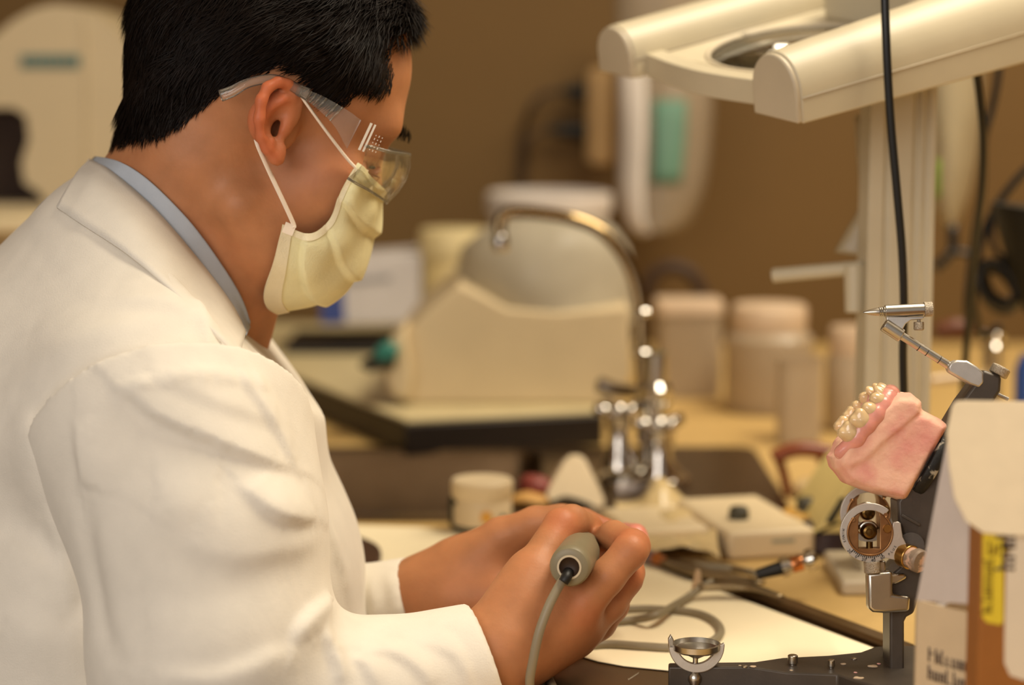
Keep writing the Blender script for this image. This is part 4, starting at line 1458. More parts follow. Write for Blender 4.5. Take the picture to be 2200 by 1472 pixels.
# ------------------------------------------------------------------ cardboard boxes by the articulator
m_card = M('cream_card', (204, 184, 152), 0.75, var=0.03, vs=80, bump=0.08, bs=500)
m_inner = M('white_card', (206, 196, 190), 0.75, var=0.03, vs=80)
m_text = M('brown_print', (98, 80, 68), 0.8)
m_brown = M('brown_card', (150, 94, 36), 0.7, var=0.05, vs=60)
m_yel = M('yellow_label', (222, 196, 48), 0.6, var=0.03, vs=40)
m_lab = M('white_label', (222, 208, 184), 0.7, var=0.03, vs=40)
k0 = P(2108, 1325, 1.29)                          # near upright edge of the open carton
zc = k0[2]
cu0 = unit(np.array([-0.60, 0.80, 0]))          # along the face with the printed lines, away and to the left
cu1 = unit(np.array([0.80, 0.60, 0]))
L0 = 0.0
for t in np.linspace(0.01, 0.3, 600):
    if project(k0 + cu0 * t)[0] <= 1968:
        L0 = t
        break
car = thing('open_carton', np.array([k0[0], k0[1], T]), 'open cream cardboard carton with printed lines and its lid flap standing up', 'carton')
Hc = zc - T
hw = 0.0012
W1 = 0.16


def wall(a, b, z0, z1, mat, nm, n_in):
    pl_ = [a + (0, 0, z0 - a[2]), b + (0, 0, z0 - b[2]), b + (0, 0, z1 - b[2]), a + (0, 0, z1 - a[2])]
    return obj(nm, MB().prism(np.array(pl_), n_in * hw), mat, car)


kA, kB, kC, kD = k0, k0 + cu0 * L0, k0 + cu0 * L0 + cu1 * W1, k0 + cu1 * W1
wall(kA, kB, T + 0.0005, zc, m_card, 'side_panel', cu1)
wall(kA, kD, T + 0.0005, zc, m_card, 'front_panel', cu0)
wall(kC, kD, T + 0.0005, zc, m_card, 'side_panel', -cu1)
wall(kB, kC, T + 0.0005, zc + 0.0, m_card, 'back_panel', -cu0)
obj('bottom_panel', MB().prism(np.array([q + (0, 0, T + 0.0005 - q[2]) for q in (kA, kB, kC, kD)]), (0, 0, hw)), m_card, car)
# the lid stands up from the far edge; its side ear folds towards the lens
tp = PY(2052, 868, kB[1] - 0.006)
ear_pts = [PY(1969, 1290, kB[1]), PY(2050, 864, kB[1] - 0.004), PY(2112, 868, kB[1] - 0.016), PY(2112, 1300, kB[1] - 0.060)]
obj('lid_ear', MB().prism(np.array(ear_pts), (0.0010, 0.0006, 0)), m_inner, car)
fl_ = [(2046, 872), (2056, 862), (2075, 861), (2420, 866), (2420, 1150), (2180, 1152), (2112, 1146), (2075, 1120), (2050, 1070), (2038, 1000), (2034, 930)]
fp = [PY(x, y, kB[1] - 0.083 + 0.055 * (1 - (y - 860) / 290.0)) for x, y in fl_]
obj('lid_flap', MB().prism(np.array(fp), (0.0, 0.0011, 0)), m_card, car, bevel=0.0004)
# white plastic liner peeping out
lv = []
for i in range(7):
    x = 2012 + 16 * i
    lv.append([PY(x, 1302 - 3.0 * i + 4 * math.sin(i * 2.1) + 0 * j - 11 * j, kB[1] - 0.010 - 0.006 * i + 0.004 * j) for j in range(4)])
obj('plastic_liner', MB().sheet(np.array(lv), 0.0008), M('liner_film', (226, 222, 220), 0.2, var=0.03), car, sharp=0)
# printed lines on the side panel (too soft in the picture to read to the letter)
dn_ = -unit(np.cross(cu0, (0, 0, 1)))
if dn_ @ (CAM - k0) < 0:
    dn_ = -dn_


def strokes(c, u, w, size, n, seed, gaps=()):
    """letter-like strokes for print that is too blurred in the photograph to read"""
    r = np.random.default_rng(seed)
    u, w = unit(u), unit(w)
    R = np.stack([u, w, np.cross(u, w)], 1)
    mb = MB()
    x = 0.0
    for k_ in range(n):
        wd = size * r.uniform(.34, .55)
        if k_ in gaps:
            x += size * .5
            continue
        h = size * (1.0 if k_ == 0 or r.random() < .22 else .66)
        st_ = size * .15
        o = np.asarray(c) + u * x
        mb.box(o + u * st_ / 2 + w * h / 2, (st_, h, .0003), R)
        if r.random() < .7:
            mb.box(o + u * (wd * .8) + w * size * .33, (st_, size * .66, .0003), R)
        mb.box(o + u * wd * .42 + w * (size * .60 if r.random() < .6 else size * .06), (wd * .8, st_ * .8, .0003), R)
        x += wd + size * .12
    return mb


for j, (py_, n_c, gp) in enumerate(((1412, 17, (9,)), (1450, 15, (6,)))):
    a_ = kB + (kA - kB) * 0.22
    a_[2] = PY(2000, py_, kB[1])[2]
    obj('printed_line', strokes(a_ + dn_ * 0.0004, kA - kB, (0, 0, 1), 0.0085, n_c, 5 + j, gp), m_text, car, sharp=0, kind='stuff')

# brown carton with yellow and white labels, nearer the lens
q0 = P(2108, 1136, 1.245)
bx = thing('brown_carton', np.array([P(2200, 1400, 1.25)[0], q0[1] + 0.03, T]), 'brown carton with a yellow strip and a white label, in front of the open carton', 'carton')
zt = q0[2]
xr = 0.42
brown = MB().box(((q0[0] + xr) / 2, q0[1] + 0.0165, (T + 0.0005 + zt) / 2), (xr - q0[0], 0.033, zt - T - 0.0005))
obj('carton_body', brown, m_brown, bx, bevel=0.0015)


def patch(pts, nm, mat, lift):
    return obj(nm, MB().prism(np.array([PY(x, y, q0[1] - lift) for x, y in pts]), (0, lift * 0.9, 0)), mat, bx)


patch([(2112, 1145), (2156, 1145), (2156, 1335), (2150, 1343), (2120, 1338), (2110, 1325)], 'yellow_strip', m_yel, 0.0006)
patch([(2163, 1150), (2500, 1150), (2500, 1470), (2200, 1462), (2170, 1452), (2158, 1425), (2158, 1380)], 'white_label', m_lab, 0.0005)
uX, uZ = np.array([1.0, 0, 0]), np.array([0, 0, 1.0])
m_lp = M('label_print', (140, 110, 30), 0.8)
obj('printed_line', strokes(PY(2122, 1192, q0[1] - 0.0009), uX, uZ, 0.0080, 3, 21), m_lp, bx, sharp=0, kind='stuff')
obj('printed_line', strokes(PY(2131, 1318, q0[1] - 0.0009), uZ, -uX, 0.0062, 9, 22), m_lp, bx, sharp=0, kind='stuff')
obj('printed_line', strokes(PY(2180, 1226, q0[1] - 0.0009), uZ, -uX, 0.0110, 4, 23), m_text, bx, sharp=0, kind='stuff')

# ------------------------------------------------------------------ magnifier lamp on its column
m_lamp = M('lamp_enamel', (192, 180, 152), 0.42, var=0.03, vs=30, bump=0.03, bs=300)
m_lampcap = M('lamp_endcap', (188, 174, 148), 0.45, var=0.03, vs=30)
m_glass = clear('lens_glass', (200, 180, 130), 0.03, 0.04, 0.9)
A_, B_, C_ = P(1672, 200, 1.64), P(2196, 40, 1.76), P(1342, 116, 1.80)
lu = unit(B_ - A_)
lv_ = C_ - A_
lv_ = unit(lv_ - lu * (lv_ @ lu))
ln = np.cross(lu, lv_)
if ln[2] < 0:
    ln = -ln
LL = np.linalg.norm(B_ - A_)
LW = (C_ - A_) @ lv_
lam = thing('magnifier_lamp', P(1920, 300, 1.78), 'cream magnifier lamp with two ribbed tube housings on a tall square column', 'lamp')


def dprof(w, h, n=18):
    """rounded-top, straight-skirted section in (v, n)"""
    pts = [(-w / 2, -h * 0.38), (w / 2, -h * 0.38)]
    a = np.linspace(0, math.pi, n)
    pts += [(w / 2 * math.cos(t), h * 0.62 * math.sin(t) ** 0.9) for t in a]
    return pts


def housing(o, L, w, h, grow=1.0):
    pr = np.array([lv_ * a + ln * b for a, b in dprof(w, h)])
    obj('tube_housing', MB().ring_loft([o + pr, o + lu * L + pr * grow]), m_lamp, lam, bevel=0.0015, sharp=25)
    for e, s in ((o - lu * 0.004, 1), (o + lu * (L - 0.001), grow)):
        pr2 = [e + (lv_ * a * 0.96 + ln * b * 0.96) * s for a, b in dprof(w, h)]
        obj('end_cap', MB().prism(np.array(pr2), lu * 0.005), m_lampcap, lam, bevel=0.0015, sharp=25)
    # the skirt seam and a reflector lip below
    for sg in (-1, 1):
        c0 = o + lv_ * sg * (w / 2 + 0.0004) - ln * 0.0
        obj('seam_line', MB().tube([c0, c0 + lu * L + lv_ * sg * w / 2 * (grow - 1)], 0.0006, 6, 0), m_lampcap, lam, sharp=0)


HWd = 0.046
housing(A_, LL, HWd * 1.12, 0.050, 1.28)
housing(A_ + lv_ * LW, LL * 0.96, HWd, 0.040)
# cross bars and the lens plate between them
gap0, gap1 = HWd / 2, LW - HWd / 2
for t, wd, nm in ((0.012, 0.016, 'cross_bar'), (LL * 0.80, 0.05, 'cross_bar')):
    g = []
    for s in np.linspace(gap0 - 0.004, gap1 + 0.004, 14):
        k = (s - gap0) / (gap1 - gap0)
        dip = -0.010 * math.sin(math.pi * min(max(k, 0), 1)) if t < 0.1 else 0
        o = A_ + lv_ * s + lu * (t + dip)
        g.append([o + ln * 0.002, o + lu * wd + ln * 0.002, o + lu * wd - ln * 0.017, o - ln * 0.017])
    obj(nm, MB().ring_loft([np.array(r) for r in g]), m_lamp, lam, bevel=0.0008, sharp=30)
pc_ = A_ + lv_ * (LW / 2) + lu * (LL * 0.42)
RL = min(gap1 - gap0, LL * 0.66) / 2 - 0.004
pl_o = [A_ + lv_ * s + lu * t for s, t in ((gap0, 0.026), (gap1, 0.026), (gap1, LL * 0.8), (gap0, LL * 0.8))]
th_ = np.linspace(0, 2 * math.pi, 48, endpoint=False)


def on_rect(ang):
    d = np.array([math.cos(ang), math.sin(ang)])
    hs = np.array([(gap1 - gap0) / 2, (LL * 0.8 - 0.026) / 2])
    o = np.array([0, (0.026 + LL * 0.8) / 2 - LL * 0.42])
    ts = []
    for ax in (0, 1):
        for sg in (-1, 1):
            if abs(d[ax]) > 1e-9:
                q = (o[ax] + sg * hs[ax]) / d[ax]
                if q > 0:
                    ts.append(q)
    return d * min(ts)


ri = [pc_ + RL * (math.cos(a) * lv_ + math.sin(a) * lu) - ln * 0.004 for a in th_]
ro = [pc_ + on_rect(a)[0] * lv_ + on_rect(a)[1] * lu - ln * 0.001 for a in th_]
ri2, ro2 = [p - ln * 0.006 for p in ri], [p - ln * 0.006 for p in ro]
obj('lens_plate', MB().ring_loft([np.array(ro), np.array(ri), np.array(ri2), np.array(ro2)], close=True), m_lamp, lam, sharp=30)
ring_ = MB()
ring_.tube(list(ri) + [ri[0]], 0.0022, 8, 0)
obj('lens_ring', ring_, m_lampcap, lam, sharp=0)
obj('lens', MB().lathe(pc_ - ln * 0.006, ln, [(RL, -0.001), (RL * .98, 0.0005), (RL * 0.8, 0.0035), (RL * 0.5, 0.006), (RL * 0.2, 0.0072), (.0001, 0.0075)], 48), m_glass, lam, sharp=0)
obj('lens', MB().lathe(pc_ - ln * 0.0072, -ln, [(RL, 0), (RL * 0.7, 0.0035), (RL * 0.3, 0.0055), (.0001, 0.006)], 48), m_glass, lam, sharp=0)
# hinge housing above the far end, and the column with its flutes
hb = A_ + lv_ * (LW * 0.5) + lu * (LL * 0.86)
obj('hinge_block', MB().box(hb + ln * 0.016, (LL * 0.30, LW * 0.55, 0.044), np.stack([lu, lv_, ln], 1)), m_lamp, lam, bevel=0.006, seg=3)
cc = P(1924, 500, 1.80)
cw = 0.052
zt2 = P(1924, 150, 1.80)[2]
sect = []
for x, y in ((-1, -1), (-.55, -1), (-.50, -.90), (-.42, -.90), (-.37, -1), (.30, -1), (.35, -.90), (.47, -.90), (.52, -1), (.62, -1), (.67, -.92), (.76, -.92), (.80, -1), (1, -1), (1, 1), (-1, 1)):
    sect.append((cc[0] + x * cw / 2, cc[1] + y * cw / 2, T + 0.012))
obj('column', MB().prism(np.array(sect), (0, 0, zt2 - T - 0.012)), m_lamp, lam, bevel=0.0012)
obj('column_base', MB().box((cc[0], cc[1], T + 0.0065), (0.09, 0.11, 0.0125)), m_lampcap, lam, bevel=0.003)
# the side lever of the column
lb0, lb1 = P(1662, 592, 1.83), P(1856, 574, 1.80)
obj('lever', MB().tube([lb0, (lb0 + lb1) / 2, lb1], 0.0058, 16, 4), m_lamp, lam, sharp=40)
obj('lever_clamp', MB().cyl(P(1836, 570, 1.80), P(1836, 672, 1.80), 0.0085, 0.0075, 20), m_lamp, lam, bevel=0.001)

# hanging cables
m_cord = M('black_cord', (20, 19, 17), 0.4)


def cord(name, pts, r, label, mat=None, cat='cable', group=None, k=8):
    return obj(name, MB().tube([P(*q) for q in pts], r, 10, k), mat or m_cord, None, sharp=0, label=label, cat=cat, group=group)


cord('hanging_cable', [(1896, -420, 1.63), (1899, -120, 1.63), (1903, 60, 1.63), (1912, 240, 1.64), (1926, 400, 1.65), (1938, 540, 1.66), (1942, 660, 1.67), (1940, 760, 1.68), (1942, 850, 1.69), (1948, 960, 1.71), (1958, 1100, 1.74), (1990, 1230, 1.78), (2040, 1262, 1.80)], .0031,
     'black cable hanging in front of the lamp column down to the bench')
cord('hanging_cable', [(2095, 140, 1.80), (2103, 190, 1.81), (2112, 290, 1.83), (2110, 400, 1.86), (2098, 500, 1.90), (2088, 600, 1.94), (2078, 720, 1.98), (2070, 840, 2.02), (2066, 1000, 2.06), (2080, 1090, 2.08)], .0034,
     'black cable leaving the underside of the lamp beside the column')
cord('hanging_cable', [(2150, 60, 2.15), (2146, 150, 2.15), (2132, 230, 2.15), (2114, 300, 2.15), (2110, 400, 2.18), (2092, 520, 2.2), (2078, 640, 2.2), (2080, 700, 2.22)], .0034,
     'thin dark cable slanting down behind the lamp cable')
cord('hanging_cable', [(2260, 330, 2.2), (2205, 365, 2.2), (2150, 430, 2.2), (2118, 490, 2.2), (2100, 560, 2.2), (2092, 650, 2.22), (2110, 720, 2.25), (2150, 700, 2.25)], .0040,
     'dark cable coming from the side towards the black cone shade')
cord('hanging_cable', [(2135, 455, 2.2), (2130, 500, 2.2), (2140, 540, 2.2), (2170, 560, 2.2)], .0030, 'short dark cable below the rim of the black cone shade')
coil = []
for i in range(70):
    a = i * 0.42
    coil.append((2150 + 40 * math.cos(a) - 8 * math.sin(0.3 * a), 615 + 44 * math.sin(a + 0.4) + 10 * math.sin(0.23 * a), 2.2 + 0.03 * math.sin(0.17 * a)))
cord('coiled_cable', coil, .0042, 'black cable wound into a loose coil under the black cone shade', k=4)
# Y-shaped black stem under the white bag
yy = thing('wall_hook', P(2045, 540, 2.5), 'black forked hook under the tip of the white bag beside the column', 'hook')
obj('stem', MB().tube([P(2046, 484, 2.5), P(2048, 535, 2.5), P(2046, 545, 2.5)], .006, 10, 3), m_cord, yy, sharp=0)
obj('prong', MB().tube([P(2046, 540, 2.5), P(2028, 560, 2.5), P(2008, 578, 2.5)], .0058, 10, 3), m_cord, yy, sharp=0)
obj('prong', MB().tube([P(2046, 540, 2.5), P(2080, 545, 2.5), P(2100, 548, 2.5)], .0040, 10, 3), m_cord, yy, sharp=0)

# black cone shade at the side
sc0 = P(2266, 452, 2.15)
obj('cone_shade', MB().lathe(sc0, (-0.12, 0, -1), [(.060, 0), (.060, .003), (.048, .030), (.022, .085), (.014, .100), (.0001, .102)], 32, True, True), M('black_plastic', (26, 24, 18), 0.5), None,
    label='black cone-shaped shade standing narrow end down above the coiled cable', cat='lamp shade')

# ------------------------------------------------------------------ hanging bags
m_bag = clear('white_film', (196, 180, 156), 0.25, 0.50, 0.3)
m_bag2 = clear('clear_film', (206, 192, 160), 0.2, 0.62, 0.35)
m_teal = M('teal_print', (92, 128, 108), 0.6, var=0.1, vs=30)


def bag(name, left, right, d, bulge, mat, label, seed):
    rows = []
    n = 15
    for (xl, y), (xr, _y) in zip(left, right):
        r = []
        for i in range(n):
            t = i / (n - 1)
            r.append(P(xl + (xr - xl) * t, y + 6 * math.sin(3 * t + seed), d - bulge * math.sin(math.pi * t) ** 0.7 * (0.4 + 0.6 * min(1, y / 300.0 if y > 0 else 0.2))))
        rows.append(r)
    g = np.array(rows)
    g = np.stack([catmull(g[:, i], 5) for i in range(n)], 1)
    p = g.reshape(-1, 3)
    p = p + np.array([0, 1, 0]) * (0.006 * fnoise(p, 30, seed) + 0.004 * fnoise(p * np.array([1, 1, .25]), 110, seed + 1))[:, None]
    g = p.reshape(g.shape)
    b = thing(name, P(left[0][0], left[0][1], d), label, 'bag')
    obj('front_sheet', MB().sheet(g, 0.0008), mat, b, sharp=0)
    back = g.copy()
    back[..., 1] = 2 * (CAM + d * _F)[1] - back[..., 1]
    back[..., 1] = np.maximum(back[..., 1], g[..., 1] + 0.002)
    obj('back_sheet', MB().sheet(back, 0.0008), mat, b, sharp=0)
    return b, g


b1, g1 = bag('hanging_bag', [(1322, -60), (1326, 100), (1330, 250), (1330, 400), (1348, 480), (1380, 505)], [(1515, -60), (1530, 100), (1532, 230), (1515, 340), (1480, 450), (1442, 508)], 3.10, 0.05, m_bag,
             'white plastic bag with a teal printed panel hanging on the wall', 3)
i0, i1 = 6, 10
sub = g1[int(g1.shape[0] * .38):int(g1.shape[0] * .62), 5:11].copy()
sub[..., 1] -= 0.003
obj('printed_panel', MB().sheet(sub, 0.0006), m_teal, b1, sharp=0)
inner = g1[int(g1.shape[0] * .25):, 0:5].copy()
inner[..., 1] -= 0.0015
obj('folded_edge', MB().sheet(inner, 0.0012), M('white_fold', (226, 216, 204), 0.6), b1, sharp=0)
b2, g2 = bag('hanging_bag', [(1965, 90), (1975, 240), (1982, 340), (1990, 420), (2020, 470), (2036, 486)], [(2112, 90), (2108, 200), (2100, 320), (2085, 390), (2064, 450), (2054, 486)], 2.55, 0.05, m_bag2,
             'clear plastic bag with a green mark, hanging right behind the lamp column', 8)
sub = g2[int(g2.shape[0] * .40):int(g2.shape[0] * .62), 2:5].copy()
sub[..., 1] -= 0.003
obj('printed_mark', MB().sheet(sub, 0.0006), M('green_print', (132, 168, 52), 0.6), b2, sharp=0)
# a loose film edge to the left of the column
b3, g3 = bag('hanging_film', [(1838, 250), (1842, 350), (1848, 440), (1820, 500), (1796, 546)], [(1900, 250), (1902, 350), (1902, 440), (1900, 500), (1898, 552)], 1.838, 0.006, m_bag2,
             'crumpled clear film hanging behind the column above the white lever', 12)

# ------------------------------------------------------------------ wall outlet with two plugs
ob = P(1290, 250, 3.2)
yb = YW - 0.003
outl = thing('outlet_box', (ob[0], yb, ob[2]), 'shallow beige outlet box on the wall with two black plugs pushed into its side', 'outlet')
xl, xr_ = PY(1268, 250, yb - 0.03)[0], PY(1312, 250, yb - 0.03)[0]
z1, z0 = PY(1290, 146, yb - 0.03)[2], PY(1290, 352, yb - 0.03)[2]
obj('box_body', MB().box(((xl + xr_) / 2, yb - 0.030, (z0 + z1) / 2), (xr_ - xl, 0.058, z1 - z0)), M('beige_plastic', (190, 156, 104), 0.5), outl, bevel=0.004)
obj('face_plate', MB().box((xl - 0.002, yb - 0.030, (z0 + z1) / 2), (0.004, 0.054, (z1 - z0) * 0.92)), M('beige_plastic', (190, 156, 104), 0.5), outl, bevel=0.001)
m_plug = M('black_plug', (22, 24, 20), 0.5)
for py_, pts in ((198, [(1200, 196), (1165, 205), (1138, 235), (1126, 280), (1122, 340), (1122, 410), (1124, 480), (1130, 560)]), (282, [(1180, 278), (1150, 288), (1134, 310), (1128, 360), (1126, 420), (1130, 500), (1138, 570)])):
    c = PY(1262, py_, yb - 0.03)
    e = PY(1205 if py_ < 250 else 1178, py_ - 4, yb - 0.03)
    lab_ = 'upper black plug with a cord curving down the wall' if py_ < 250 else 'lower black plug with a thin cord joining the other one'
    pt = thing('power_plug', c, lab_, 'plug')
    ax_ = e - c
    lg = np.linalg.norm(ax_)
    obj('plug_body', MB().lathe(c, ax_, [(.012, 0.0005), (.0125, .004), (.0115, lg * .45), (.008, lg * .75), (.0045, lg)], 20), m_plug, pt, bevel=0.0006)
    obj('cord', MB().tube([PY(x, y, yb - 0.028 if i < 3 else yb - 0.012) for i, (x, y) in enumerate(pts)], .0042 if py_ < 250 else .0030, 10, 6), M('dark_brown_cord', (52, 36, 22), 0.5), pt, sharp=0)

# ------------------------------------------------------------------ big white machine at the far end of the bench
m_mach = M('machine_white', (192, 174, 138), 0.5, var=0.03, vs=8)
dm = 2.92
zb = T + 0.0005
mo = [(-40, 60), (-5, 30), (60, 8), (130, 4), (200, 12), (258, 40), (300, 80), (312, 130), (312, 560)]
base_y = None
mp = [P(x, y, dm) for x, y in mo]
x0m, x1m = P(-190, 300, dm)[0], mp[-1][0]
z_open1, z_open0 = P(0, 232, dm)[2], P(0, 440, dm)[2]
mach = thing('polishing_machine', np.array([(x0m + x1m) / 2, mp[0][1] + 0.1, T]), 'big round-topped white machine with a dark opening at the far end of the bench', 'machine')
yf = mp[4][1]


def xz(x, y):
    q = PY(x, y, yf)
    return (q[0], yf, q[2])


outer = [xz(*q) for q in ((-98, 330), (-92, 230), (-70, 155), (-28, 92), (25, 46), (70, 20), (115, 9), (160, 13), (205, 29), (250, 64), (282, 110), (298, 170), (304, 240))] + [(xz(306, 500)[0], yf, zb), (xz(-100, 500)[0], yf, zb)]
# front face with the opening cut out
hole = [xz(*q) for q in ((-75, 232), (30, 232), (56, 250), (62, 300), (46, 350), (52, 392), (86, 415), (100, 440), (-75, 440))]
front = outer + [outer[0], hole[0]] + hole[:0:-1] + [hole[0]]
obj('housing', MB().prism(np.array(front), (0, 0.05, 0)), m_mach, mach, sharp=30)
obj('housing_back', MB().prism(np.array([(x, y + 0.052, z) for x, y, z in outer]), (0, 0.16, 0)), m_mach, mach, sharp=30, bevel=0.004)
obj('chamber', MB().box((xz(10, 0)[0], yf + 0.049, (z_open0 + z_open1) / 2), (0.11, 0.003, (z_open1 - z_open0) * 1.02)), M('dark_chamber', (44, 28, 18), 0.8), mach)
obj('side_fin', MB().tube([xz(178, 30), xz(186, 120), xz(186, 330), xz(176, 430), xz(150, 480)], 0.002, 8, 5), m_mach, mach, sharp=0)
# teal badge with short dark strokes, too blurred to spell
e0, e1 = xz(45, 118), xz(172, 146)
bd = obj('badge', MB().box(((e0[0] + e1[0]) / 2, yf - 0.0012, (e0[2] + e1[2]) / 2), (e1[0] - e0[0], 0.0022, e0[2] - e1[2])), M('teal_badge', (60, 104, 100), 0.5), mach, bevel=0.0004)
st = MB()
for i in range(7):
    x = e0[0] + (e1[0] - e0[0]) * (0.12 + 0.125 * i)
    st.box((x, yf - 0.0026, (e0[2] + e1[2]) / 2), (0.0045, 0.0008, (e0[2] - e1[2]) * 0.55))
obj('badge_mark', st, M('badge_mark', (120, 118, 96), 0.6), bd, kind='stuff')
# cream ledge below the opening
obj('work_ledge', MB().box((xz(0, 0)[0], yf - 0.06, xz(0, 470)[2]), (0.115, 0.12, 0.022)), M('ledge_cream', (214, 196, 156), 0.5), mach, bevel=0.006)

# ------------------------------------------------------------------ sink and faucet
m_sink = M('sink_steel', (116, 94, 68), 0.34, 1.0, var=0.08, vs=40, bump=0.05, bs=300)
snk = thing('sink', ((SX0 + SX1) / 2, (SY0 + SY1) / 2, T), 'brushed steel sink let into the bench in front of the gooseneck faucet', 'sink')


def rr(x0, x1, y0, y1, r, z, n=6):
    pts = []
    for cx, cy, a in ((x1 - r, y1 - r, 0), (x0 + r, y1 - r, 90), (x0 + r, y0 + r, 180), (x1 - r, y0 + r, 270)):
        for t in np.linspace(a, a + 90, n):
            pts.append((cx + r * math.cos(math.radians(t)), cy + r * math.sin(math.radians(t)), z))
    return np.array(pts)


I = 0.002
rings = [rr(SX0 - .022, SX1 + .225, SY0 - .022, SY1 + .022, .02, T + .0006), rr(SX0 - .020, SX1 + .222, SY0 - .020, SY1 + .020, .02, T + .004), rr(SX0 + .004, SX1 - .004, SY0 + .004, SY1 - .004, .03, T + .004),
         rr(SX0 + .008, SX1 - .008, SY0 + .008, SY1 - .008, .03, T - .004), rr(SX0 + .016, SX1 - .016, SY0 + .016, SY1 - .016, .035, T - .13), rr(SX0 + .05, SX1 - .05, SY0 + .05, SY1 - .05, .03, T - .15)]
obj('basin', MB().ring_loft(rings, cap0=False, cap1=True), m_sink, snk, sharp=40)
obj('drain', MB().lathe(((SX0 + SX1) / 2, (SY0 + SY1) / 2, T - .1495), (0, 0, 1), [(.036, 0), (.036, .002), (.028, .0022), (.024, -.001), (.0001, -.001)], 28), m_chrome, snk)

F0 = Z(1408, 1038, 0.004)
dF = project(F0)[2]
fau = thing('faucet', F0, 'chrome gooseneck faucet with cross handles behind the sink', 'faucet')


def FP(px, py, dd=0.0):
    return P(px, py, dF + dd)


obj('base_plate', MB().ring_loft([rr(F0[0] - .058, F0[0] + .034, F0[1] - .028, F0[1] + .028, .024, T + .0008), rr(F0[0] - .058, F0[0] + .034, F0[1] - .028, F0[1] + .028, .024, T + .010), rr(F0[0] - .050, F0[0] + .026, F0[1] - .020, F0[1] + .020, .018, T + .016)]), m_chrome, fau, bevel=0.001)
obj('body_post', MB().lathe((F0[0], F0[1], T + .012), (0, 0, 1), [(.026, 0), (.024, .006), (.017, .014), (.015, .030), (.019, .034), (.019, .046), (.014, .052), (.013, .070), (.0165, .074), (.0165, .086), (.012, .092), (.0105, .12)], 28), m_chrome, fau, sharp=30)
neck_ = [(F0[0] - .002, F0[1], T + .10)] + [FP(x, y) for x, y in ((1380, 800), (1378, 720), (1374, 660), (1362, 600), (1336, 545), (1290, 496), (1230, 470), (1160, 458), (1100, 456), (1080, 466), (1074, 490), (1075, 520))]
neck_[0] = FP(1385, 860)
obj('gooseneck', MB().tube(neck_, .0066, 16, 6), M('brown_reflection_chrome', (150, 128, 92), 0.12, 1.0, var=0.05), fau, sharp=0)  # brown reflections are tinted into the chrome colour of the neck
obj('outlet_tip', MB().lathe(FP(1075, 505), FP(1076, 540) - FP(1075, 505), [(.0072, 0), (.0082, .002), (.0082, .012), (.0070, .016), (.0050, .0165)], 20), m_chrome, fau)
for y in (672, 760, 838):
    obj('neck_ring', MB().lathe(FP(1379, y + 8), (0, 0, 1), [(.0080, 0), (.0098, .002), (.0098, .006), (.0080, .008)], 20), m_chrome, fau)
for (x, y, nm) in ((1330, 905, 0), (1416, 935, 1)):
    c = FP(x, y, -0.02)
    obj('valve_stem', MB().lathe(c - (0, 0, .045), (0, 0, 1), [(.017, 0), (.015, .010), (.011, .018), (.009, .036), (.012, .040), (.012, .050), (.007, .056)], 24), m_chrome, fau)
    hh = obj('cross_handle', MB().ball(c + (0, 0, .010), .0085), m_chrome, fau, sharp=0)
    for a in (0.5, 2.07, 3.64, 5.21):
        dd = np.array([math.cos(a), math.sin(a), 0.25])
        obj('handle_spoke', MB().tube([c + (0, 0, .008), c + (0, 0, .008) + dd * .026], [.0045, .0060], 10, 0), m_chrome, hh, sharp=0)
obj('side_valve', MB().tube([FP(1378, 842, .01), FP(1330, 838, .03), FP(1288, 826, .04)], [.006, .0065, .008], 12, 4), m_chrome, fau, sharp=0)

# ------------------------------------------------------------------ raised black-edged board with the wrapped machine behind the faucet
hB = 0.037
pb = [Z(872, 905, hB), Z(1296, 880, hB), Z(1330, 700, hB), Z(560, 712, hB), Z(612, 800, hB)]
c0, c1 = Z(872, 905, hB), Z(1296, 884, hB)
c2 = Z(618, 802, hB)
eL = c2 - c0
eL = eL / eL[1]
yBk = YW - 0.05
board_poly = [c0, c1, np.array([c1[0] + (yBk - c1[1]) * 0.02, yBk, T + hB]), np.array([c0[0] + eL[0] * (yBk - c0[1]), yBk, T + hB])]
brd = thing('drain_board', np.array([c0[0], c0[1], T]), 'low board with a thick black edge and pale top, on the bench behind the faucet', 'board')
obj('black_edge', MB().prism(np.array([q - (0, 0, 0.004) for q in board_poly]), (0, 0, -hB + 0.0045)), M('black_edge_strip', (34, 24, 15), 0.5), brd, bevel=0.002)
ctr = sum(board_poly) / 4
obj('pale_top', MB().prism(np.array([ctr + (q - ctr) * 0.985 - (0, 0, 0.004) for q in board_poly]), (0, 0, 0.004)), M('board_top', (196, 180, 138), 0.5, var=0.05), brd, bevel=0.001)

zt_ = T + hB + 0.0005


def B(px, py, y):
    return PY(px, py, y)


m_putty = M('putty_plastic', (206, 186, 148), 0.55, var=0.04, vs=20)
wm = thing('wrapped_machine', B(1090, 900, 2.66), 'beige wedge-shaped bench machine under a clear dust bag, on the black-edged board', 'machine')
yw0 = 2.475
wp = [B(x, y, yw0) for x, y in ((850, 742), (905, 680), (985, 612), (1030, 632), (1090, 664), (1200, 672), (1352, 660), (1356, 800), (1330, 860))]
lowz = zt_
wp = [np.array([q[0], yw0, max(q[2], lowz)]) for q in wp]
wp += [np.array([wp[-1][0], yw0, lowz]), np.array([B(880, 860, yw0)[0], yw0, lowz])]
obj('machine_body', MB().prism(np.array(wp), (0, 0.26, 0)), m_putty, wm, bevel=0.012, seg=3)
obj('side_foot', MB().prism(np.array([np.maximum(B(x, y, yw0 - 0.02), (-9, -9, zt_)) for x, y in ((835, 735), (870, 700), (885, 800), (880, 868), (838, 852), (822, 800))]), (0, 0.10, 0)), m_putty, wm, bevel=0.006, seg=3)
